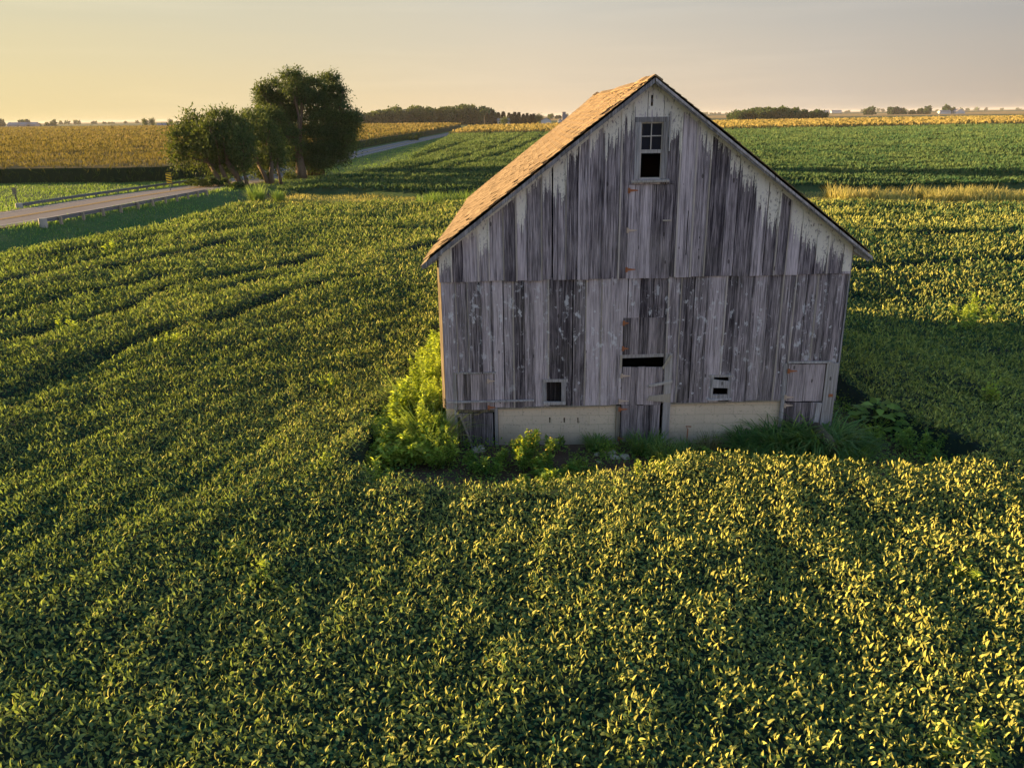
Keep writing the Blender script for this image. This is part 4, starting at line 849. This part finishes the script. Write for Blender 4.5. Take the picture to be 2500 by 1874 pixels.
# ------------------------------------------------------------------ trees
def tree(name, label, base, clumps, Y, n_leaf, group=None, px=4.424, ox=400, oy=160, leaf=.25, trunks=None, tr=.35, mat='treeleaf', yl=.25, depth=1.0, cat='tree'):
    bx, by = base; z0 = float(T(bx, by)); e = empty(name, (bx, by, z0), label, cat, group)
    cl = []
    for (cx, cy, cr) in clumps:
        rw = cr/px/(F*2500)*Y; q = at(ox+cx/px, oy+cy/px, Y+random.uniform(-1, 1)*depth*2.2); cl.append((q[0]-bx, q[1]-by, q[2]-z0, rw))
    for c in list(cl):
        for _ in range(2):
            d = np.array(rdir(1, -.5, 1.3)[0]); cl.append((c[0]+d[0]*c[3]*.95, c[1]+d[1]*c[3]*.95, c[2]+d[2]*c[3]*.9, c[3]*random.uniform(.25, .42)))
    nmain = len(clumps); cl = np.array(cl); mb = MB()
    trs = trunks or [(0, 0, 0, 0, 2.0, tr)]
    lows = []
    for (x0, y0, x1, y1, h, r_) in trs:
        mb.tube([(x0, y0, -.2), (x0+(x1-x0)*.4, y0+(y1-y0)*.4, h*.45), (x1, y1, h)], [r_*1.35, r_, r_*.8], 9); lows.append((x1, y1, h, r_*.8))
    for c in cl[:nmain]:
        s = min(lows, key=lambda q: math.hypot(q[0]-c[0], q[1]-c[1])+.2*abs(c[2]-q[2])); mid = (s[0]*.5+c[0]*.5+random.uniform(-.4, .4), s[1]*.5+c[1]*.5+random.uniform(-.4, .4), s[2]*.45+c[2]*.55)
        mb.tube([s[:3], mid, tuple(c[:3])], [s[3]*.55, s[3]*.3, .03], 6)
        for _ in range(3):
            d = np.array(rdir(1, -.2, 1.3)[0])*c[3]*.95; mb.tube([mid, tuple(c[:3]+d*.4), tuple(c[:3]+d)], [.05, .035, .012], 5)
    mb.build('trunk', M['bark'], e, True)
    w = cl[:, 3]**2; k = rng.choice(len(cl), n_leaf//5, p=w/w.sum()); m_ = len(k)
    d = unit(rng.normal(0, 1, (m_, 3))); rad = cl[k, 3]*(.5+.5*vn(d[:, 0]*3+k*7, d[:, 2]*3+d[:, 1]*2, 71)**.6)*rng.uniform(.2, 1.12, m_)**.5*.93; P0 = cl[k, :3]+d*rad[:, None]*np.array([1, 1, .85])
    out = unit(d+np.stack([d[:, 0]*0, d[:, 0]*0, np.where(d[:, 2] > .1, .55, -.55)], 1)+rng.normal(0, .38, (m_, 3)))
    Ps, As = [], []; lf = np.where(rng.random((m_, 1)) < .22, 1.7, 1.)
    for j in range(5):
        Ps.append(P0+out*(j*leaf*.72*lf)+np.array([0, 0, -.02*j*j])+rng.normal(0, leaf*.2, (m_, 3))); As.append(unit(out+rng.normal(0, .55, (m_, 3))))
    P = np.concatenate(Ps); A = np.concatenate(As); n = len(P); L = rng.uniform(.6, 1.3, n)*leaf
    V, Fc = leafset(P, L, L*.42, A, unit(rng.normal(0, 1, (n, 3))+np.array([0, 0, .6])), .1, .08)
    g = np.clip(yl+rng.normal(0, .15, n)+.35*(vn(P[:, 0]*.6, P[:, 2]*.6, 70)-.5)*2, 0, 1)
    mesh_np('crown', V, Fc, M[mat], parent=e, tint=np.repeat(np.stack([rng.random(n), g, g*0], 1), 7, 0)); return e
GT = 'trees standing between the road and the field'
tree('leaning_tree', 'low spreading tree with leaning trunks at the end of the near guard rail', gnd(556, 463), [(330, 640, 120), (600, 600, 120), (760, 640, 115), (200, 790, 120), (420, 790, 140), (650, 800, 140), (820, 800, 110), (150, 950, 95), (360, 930, 110), (880, 720, 90), (900, 880, 90), (500, 700, 110), (620, 970, 130), (800, 980, 120), (540, 1080, 65), (700, 1090, 85), (840, 1010, 70)],
     82, 30000, GT, trunks=[(-.5, 0, -1.6, .2, 2.2, .26), (.1, .1, -.5, .1, 2.0, .22), (1.4, .4, .1, .5, 2.3, .30), (1.9, .3, 1.7, .3, 1.6, .16)], yl=.30)
tree('forked_tree', 'smaller forked tree, second from the left of the roadside group', gnd(657, 452), [(900, 620, 115), (1000, 570, 100), (960, 760, 125), (1100, 860, 140), (1000, 950, 120), (1180, 960, 130), (1050, 1040, 90), (1200, 1050, 75), (950, 1040, 75), (880, 900, 90), (1250, 880, 100), (1100, 700, 110)],
     89, 17000, GT, trunks=[(0, 0, -.9, 0, 1.9, .22), (.2, 0, .5, .2, 2.2, .24), (1.2, .3, 1.0, .3, 1.8, .16)], yl=.34)
tree('tall_tree', 'tallest round-crowned dark tree with a stout single trunk by the road', gnd(736, 434), [(1080, 330, 90), (1200, 260, 105), (1380, 170, 120), (1500, 240, 135), (1150, 450, 130), (1300, 420, 150), (1200, 600, 140), (1400, 620, 160), (1350, 780, 140), (1450, 900, 130), (1500, 990, 105), (1340, 950, 95), (1100, 620, 120), (1400, 1060, 60), (1040, 280, 50)],
     97, 42000, GT, trunks=[(0, 0, 0, 0, 2.4, .55)], yl=.28)
tree('many_stemmed_tree', 'large dark tree with a cluster of stems, rightmost of the roadside group', gnd(772, 427), [(1620, 260, 120), (1760, 200, 110), (1850, 300, 100), (1650, 430, 160), (1830, 440, 115), (1900, 380, 60), (1700, 620, 170), (1880, 620, 120), (2000, 600, 95), (2050, 560, 65), (1750, 800, 170), (1930, 780, 130), (2010, 820, 85), (1700, 950, 140), (1850, 920, 105), (1950, 950, 60), (1640, 1020, 85), (1960, 470, 45), (1840, 170, 45), (1940, 300, 45)],
     100, 46000, GT, trunks=[(-.9, 0, -1.0, 0, 2.0, .18), (-.5, .3, -.5, .2, 2.2, .22), (0, 0, .1, 0, 2.3, .25), (.5, .2, .6, .1, 2.2, .22), (.9, -.1, 1.1, 0, 1.9, .16)], yl=.18)
for (px, py, h, r_, n, lb) in ((515, 468, 1.1, 1.8, 1600, 'dark scrub at the foot of the leaning tree where the rail ends'), (578, 472, .6, 1.2, 800, 'low dark bush right of the leaning trunks'), (645, 447, 1.3, .9, 600, 'light green shoot at the foot of the forked tree'), (711, 440, 1.0, 1.0, 600, 'low bush left of the stout trunk'), (485, 466, .9, 1.4, 900, 'brownish low scrub left of the leaning tree')):
    x, y = gnd(px, py); plant('roadside_bush', x, y, h, r_, n, lb, 'bush', 'bushes at the feet of the roadside trees', 'treeleaf', .24, .5, .30 if n != 600 else .8, 14)

# ------------------------------------------------------------------ guard rails, sign
def guardrail(name, label, side, y0, y1, of=3.9):
    s0 = float(rx(y0)+side*of); e = empty(name, (s0, y0, 0), label, 'guard rail')
    def pt(yy): s = float(rslope(yy)); n = math.sqrt(1+s*s); return float(rx(yy)+side*of/n)-s0, yy-s*side*of/n-y0
    mb = MB(); yy = np.arange(y0, y1, .95)
    prof = [(0, .72), (.035, .68), (.035, .62), (.0, .58), (0, .56), (.035, .52), (.035, .46), (0, .42)]
    V = []; 
    for q in yy:
        a, b = pt(q); gz = float(T(a+s0, b+y0))
        for (o_, z) in prof: V.append((a-side*(.10+o_), b, z*.72-.04+gz))
    k = len(prof); mb.add(V, [(i*k+j, i*k+j+1, (i+1)*k+j+1, (i+1)*k+j) for i in range(len(yy)-1) for j in range(k-1)])
    V2 = [(v[0]+side*.006, v[1], v[2]) for v in V]; mb.add(V2, [(i*k+j, (i+1)*k+j, (i+1)*k+j+1, i*k+j+1) for i in range(len(yy)-1) for j in range(k-1)])
    mb.build('rail', M['steel'], e)
    for q in np.arange(y0+.9, y1, 1.9):
        a, b = pt(q); gz = float(T(a+s0, b+y0)); mb = MB(); mb.box(a-.07, a+.07, b-.08, b+.08, gz-.1, gz+.46, (.4, .2, .4)); mb.build('post', M['old'], e)
    a, b = pt(y0); mb = MB(); gz = float(T(a+s0, b+y0)); mb.tube([(a-side*.12, b-.3, gz-.1), (a-side*.12, b-.3, gz+.52)], [.23, .23], 12); mb.build('end_terminal', M['white'], e)
    return e
guardrail('guard_rail', 'near steel guard rail with white end terminal along the grass bank', 1, 48.8, 69, 4.4)
guardrail('guard_rail', 'far steel guard rail on the corn side of the road', -1, 57.5, 92, 4.6)
e = empty('marker_sign', (*gnd(424, 473), 0), 'yellow and black striped marker sign on a thin post beside the guard rail', 'sign')
x, y = gnd(440, 477, .0); e.location = (x, y-2.0, 0)
mb = MB(); mb.box(-.03, .03, 0, .04, -.5, 2.0); mb.build('post', M['steel'], e)
mb = MB(); mb.box(-.24, .24, -.02, 0, 1.25, 2.15); pl = mb.build('panel', M['yellow'], e)
for k in range(4):
    mb = MB(); z = 1.28+k*.23; mb.hexa([(-.238, -.024, z+.12), (.238, -.024, z-.0), (.238, -.0205, z-.0), (-.238, -.0205, z+.12), (-.238, -.024, min(z+.22, 2.148)), (.238, -.024, z+.10), (.238, -.0205, z+.10), (-.238, -.0205, min(z+.22, 2.148))]); mb.build('stripe', M['black'], pl)
e = empty('marker_post', (*gnd(42, 497), 0), 'dark square marker post at the near end of the far guard rail', 'marker post')
mb = MB(); mb.box(-.05, .05, -.05, .05, -.2, .8); mb.build('post', M['old'], e); mb = MB(); mb.box(-.17, .17, -.075, -.052, .75, 1.35); mb.build('panel', M['old'], e)

# ------------------------------------------------------------------ distant things
def mass(name, label, x0, x1, y0, y1, n, H, leaf, cat='wood', mat='treeleaf', yl=.12, nt=60, edge=.5, h0=0):
    cx = rng.uniform(x0, x1, nt); cy = rng.uniform(y0, y1, nt); u = (cx-x0)/(x1-x0); ch = H(u)*rng.uniform(.75, 1.05, nt); cr = np.maximum(1.6, ch*rng.uniform(.28, .45, nt))
    k = rng.integers(0, nt, n); d = unit(rng.normal(0, 1, (n, 3))); s = rng.uniform(.75, 1.05, n)
    P = np.stack([cx[k]+d[:, 0]*cr[k]*s, cy[k]+d[:, 1]*cr[k]*s, h0+np.maximum(ch[k]-cr[k]+d[:, 2]*cr[k]*s, rng.uniform(0, 1.5, n))], 1)
    low = rng.random(n) < .4; P[low, 2] = h0+rng.uniform(0, 1, low.sum())*(ch[k]*.7)[low]
    L = rng.uniform(.6, 1.4, n)*leaf; V, Fc = leafset(P, L, L*.8, rdir(n, -1.2, 1.2), unit(rng.normal(0, 1, (n, 3))), .1, .05)
    o = mesh_np(name, V, Fc, M[mat], tint=np.repeat(np.stack([rng.random(n), np.clip(rng.normal(yl, .12, n), 0, 1), s*0], 1), 7, 0)); return tag(o, label, cat, kind='stuff')
mass('woodland', 'long dark wood on the horizon right of the roadside trees', -150, -14, 690, 740, 60000, lambda u: 7.5+7.5*np.clip(np.sin(np.clip(u*1.25, 0, 1)*pi*.62)**.8, 0, 1)+1.5*np.sin(u*17), 1.5, nt=130)
mass('woodland', 'low green wood beyond the fields right of the barn roof', 176, 245, 640, 690, 32000, lambda u: 7.5+2.6*np.sin(u*pi)-1.2*(u < .1), 1.3, nt=80, yl=.35)
mass('tree_group', 'distant dark farm trees near the right end of the horizon', 560, 690, 1290, 1330, 6000, lambda u: 9+5*np.sin(u*9), 3.0, 'trees', nt=22)
mass('tree_group', 'distant trees round the farm at the left end of the horizon', -960, -820, 1490, 1530, 4500, lambda u: 10+5*np.sin(u*23), 3.2, 'trees', nt=16, h0=-1)
mass('tree_group', 'thin far line of trees on the left horizon', -1300, -280, 2400, 2450, 5000, lambda u: 6+5*np.sin(u*31), 5, 'trees', nt=70)
mass('tree_group', 'thin far line of trees along the right horizon', 200, 3200, 3800, 3900, 7000, lambda u: 7+5*np.sin(u*41), 8, 'trees', nt=130)
mass('tree_group', 'small clump of trees on the horizon left of the barn roof', 70, 105, 1500, 1510, 1500, lambda u: 7+2*np.sin(u*9), 2.5, 'trees', nt=8)
mass('tree_group', 'small tree clump just left of the grain elevator roofline trees', 54, 66, 690, 700, 1500, lambda u: 7+2*np.sin(u*9), 1.2, 'trees', nt=6)
# conifers by the farmhouse
def conifer(proto=None):
    e = empty('conifer', (0, 0, 0), None, None); mb = MB(); mb.tube([(0, 0, -.2), (0, 0, 6)], [.22, .06], 7); mb.build('trunk', M['bark'], e)
    n = 1600; h = rng.uniform(0, 1, n)**.85; a = rng.uniform(0, 2*pi, n); rr = (1-h)*.26*rng.uniform(.55, 1.12, n)+.012
    P = np.stack([rr*np.cos(a), rr*np.sin(a), .05+h*.95], 1)*8.5; ax = unit(np.stack([np.cos(a), np.sin(a), rng.uniform(-.6, .1, n)], 1)); L = rng.uniform(.5, 1.1, n)
    V, Fc = leafset(P, L, L*.5, ax, unit(np.array([0, 0, 1.])+rng.normal(0, .3, (n, 3))), -.1, -.05)
    mesh_np('crown', V, Fc, M['conifer'], parent=e, tint=np.repeat(np.stack([rng.random(n), np.clip(rng.normal(.2, .15, n), 0, 1), h*0], 1), 7, 0)); return e
def copy_tree(o, parent=None):
    c = o.copy(); C.objects.link(c); c.parent = parent
    for ch in o.children: copy_tree(ch, c)
    return c
proto = None
con = [(1202, 1.15, 'broad reddish-tipped conifer just left of the white farmhouse'), (1190, .95, 'conifer at the left end of the farm row, beside the wood'), (1217, 1.0, 'conifer behind the left half of the farmhouse'), (1229, 1.05, 'conifer rising over the farmhouse ridge'), (1243, .95, 'conifer at the right end of the farmhouse roof'), (1249, .85, 'slim conifer just right of the farmhouse'), (1257, 1.0, 'pointed conifer second to the right of the farmhouse'), (1267, .98, 'tall conifer in the middle of the farm row'), (1278, .85, 'rounded brownish conifer right of the row middle'), (1287, .9, 'pointed conifer fourth from the right end of the row'), (1296, .82, 'conifer third from the right end of the row'), (1303, .85, 'tall narrow conifer second from the right end of the row'), (1310, .7, 'short conifer at the right end of the row'), (1260, .55, 'small pale conifer in front of the farm row')]
for i, (px, s, lb) in enumerate(con):
    Yc = 655 if i in (2, 3, 4) else 648 if i < 13 else 632; q = at(px, 300, Yc); o = conifer() if proto is None else copy_tree(proto)
    if proto is None: proto = o
    o.location = (q[0], Yc+random.uniform(-2, 2), 0); o.scale = (s*1.3, s*1.3, s*1.12); o.rotation_euler.z = random.uniform(0, 6); tag(o, lb, 'conifer', 'conifers at the farmstead')
def house(name, label, cat, x, y, w, d_, h, rh, wall, roofm, rz=0, gable_front=False, windows=3, group=None):
    e = empty(name, (x, y, 0), label, cat, group, rz)
    mb = MB(); mb.box(-w/2, w/2, -d_/2, d_/2, -.3, h)
    if gable_front: mb.add([(-w/2, -d_/2, h), (w/2, -d_/2, h), (0, -d_/2, h+rh), (-w/2, d_/2, h), (w/2, d_/2, h), (0, d_/2, h+rh)], [(0, 1, 2), (5, 4, 3)])
    else: mb.add([(-w/2, -d_/2, h), (-w/2, d_/2, h), (-w/2, 0, h+rh), (w/2, -d_/2, h), (w/2, d_/2, h), (w/2, 0, h+rh)], [(2, 1, 0), (3, 4, 5)])
    mb.build('wall', wall, e); mb = MB(); o_ = .35
    if gable_front:
        for s in (-1, 1): mb.hexa([(0, -d_/2-o_, h+rh), (s*(w/2+o_), -d_/2-o_, h-o_*rh/(w/2)), (s*(w/2+o_), d_/2+o_, h-o_*rh/(w/2)), (0, d_/2+o_, h+rh), (0, -d_/2-o_, h+rh+.2), (s*(w/2+o_), -d_/2-o_, h+.2-o_*rh/(w/2)), (s*(w/2+o_), d_/2+o_, h+.2-o_*rh/(w/2)), (0, d_/2+o_, h+rh+.2)])
    else:
        for s in (-1, 1): mb.hexa([(-w/2-o_, 0, h+rh), (-w/2-o_, s*(d_/2+o_), h-o_*rh/(d_/2)), (w/2+o_, s*(d_/2+o_), h-o_*rh/(d_/2)), (w/2+o_, 0, h+rh), (-w/2-o_, 0, h+rh+.2), (-w/2-o_, s*(d_/2+o_), h+.2-o_*rh/(d_/2)), (w/2+o_, s*(d_/2+o_), h+.2-o_*rh/(d_/2)), (w/2+o_, 0, h+rh+.2)])
    mb.build('roof', roofm, e)
    for k in range(windows):
        mb = MB(); xx = -w/2+w*(k+.5)/windows; mb.box(xx-.45, xx+.45, -d_/2-.06, -d_/2-.02, h*.35, h*.75); mb.build('window', M['glass'], e)
    return e
house('farmhouse', 'white farmhouse with grey roof among the conifers', 'house', -3.7, 640, 9.0, 7, 3.1, 1.6, M['wallwhite'], M['roofgrey'])
tree('yard_tree', 'small pale tree in front of the white farmhouse', (-3.2, 634), [(1232-400, 294-160, 4), (1226-400, 297-160, 3), (1238-400, 297-160, 3)], 634, 1500, None, px=1, leaf=.6, yl=.7, depth=.3, tr=.2)
house('white_barn', 'white gabled barn right of the conifer row', 'barn', 28.9, 640, 7.4, 8, 3.0, 1.7, M['wallwhite'], M['roofgrey'], gable_front=True, windows=0)
e = empty('grain_elevator', (44.3, 660, 0), 'tall grey grain elevator with flat-topped head just left of the barn roof', 'grain elevator')
mb = MB(); mb.box(-1.9, 2.0, -2, 2, -.3, 7.0); mb.build('wall', M['elev'], e)
mb = MB(); mb.box(-1.7, .9, -1.5, 1.5, 7.0, 8.7); mb.build('head_house', M['elev'], e); mb = MB(); mb.box(-1.95, 1.1, -1.7, 1.7, 8.7, 9.0); mb.build('roof', M['roofgrey'], e)
house('grain_shed', 'small white shed beside the grain elevator', 'shed', 40.6, 655, 3.2, 4, 2.6, 1.2, M['wallwhite'], M['tin'], gable_front=True, windows=0)
house('farm_hut', 'tiny pale hut on the lawn edge below the farmhouse', 'hut', *at(1242, 304, 610)[:2], 1.6, 1.6, 1.1, .5, M['wallwhite'], M['tin'], windows=0)
tree('yard_tree', 'bare-trunked round tree between the conifers and the white barn', (22, 644), [(1315-400, 286-160, 5), (1320-400, 290-160, 4)], 644, 1500, None, px=1, leaf=.6, yl=.5, depth=.3, tr=.25)
e = empty('utility_pole', (*at(1183, 300, 560)[:2], 0), 'thin utility pole by the far bend of the road', 'utility pole'); mb = MB(); mb.tube([(0, 0, -.3), (0, 0, 7.0)], [.14, .10], 8); mb.build('pole', M['old'], e); mb = MB(); mb.box(-.9, .9, -.06, .06, 6.3, 6.45); mb.build('crossarm', M['old'], e)
for px, lb, w_ in ((2300, 'pale long shed at the distant right-hand farm', 16), (2335, 'pink-lit gabled shed at the right of the distant farm', 14)):
    q = at(px, 278, 1290); house('farm_shed', lb, 'shed', q[0], 1285, w_, 12, 3.5, 4 if w_ == 14 else 2, M['wallwhite'], M['tin'], windows=0, gable_front=w_ == 14, group='sheds of the distant right-hand farm')
for px, lb, w_ in ((35, 'leftmost pale shed of the farm on the left horizon', 20), (62, 'middle pale shed of the farm on the left horizon', 22), (80, 'rightmost pale shed of the farm on the left horizon', 16)):
    q = at(px, 299, 1480); house('farm_shed', lb, 'shed', q[0], 1480, w_, 14, 3.5, 4, M['elev'], M['tin'], windows=0, group='sheds of the distant left-hand farm')
q = at(398, 307, 900); house('farm_shed', 'long grey shed with two small trees left of the roadside trees', 'shed', q[0], 900, 10, 8, 2.2, 2.0, M['elev'], M['elev'], windows=0)
for px, h, lb in ((353, 6, 'small round tree left of the lone grey shed'), (371, 9, 'taller tree near the lone grey shed'), (416, 5, 'low tree right of the lone grey shed')):
    q = at(px, 300, 900); tree('field_tree', lb, (q[0], 900), [(px-400, 300-160-h*.35, h*.42), (px-399, 302-160, h*.4)], 900, 900, 'trees by the lone grey shed', px=1, leaf=.9, depth=.2, tr=.2)
for i, px in enumerate((2004, 2013, 2024, 2035, 2060, 2072, 2085, 2168)):
    q = at(px, 275, 2600); house('far_building', ('leftmost', 'second from left', 'third from left', 'fourth from left', 'fifth from left', 'sixth from left', 'seventh from left', 'rightmost and most isolated')[i]+' of the tiny village buildings on the right horizon', 'building', q[0], 2600+i*20, 14+4*(i % 3), 12, 6, 4, M['wallwhite'], M['tin'], windows=0, group='tiny village buildings on the right horizon')

# ------------------------------------------------------------------ haze
m = bpy.data.materials.new('haze_air'); m.use_nodes = True; t = m.node_tree; t.nodes.clear(); o = N(t, 'ShaderNodeOutputMaterial')
v = N(t, 'ShaderNodeVolumePrincipled'); v.inputs['Color'].default_value = (.93, .90, .88, 1); v.inputs['Density'].default_value = .00006; v.inputs['Anisotropy'].default_value = 0.
t.links.new(v.outputs[0], o.inputs['Volume'])
mb = MB(); mb.box(-7400, 7400, -320, 9400, -4, 16)
tag(mb.build('haze', m), kind='stuff')
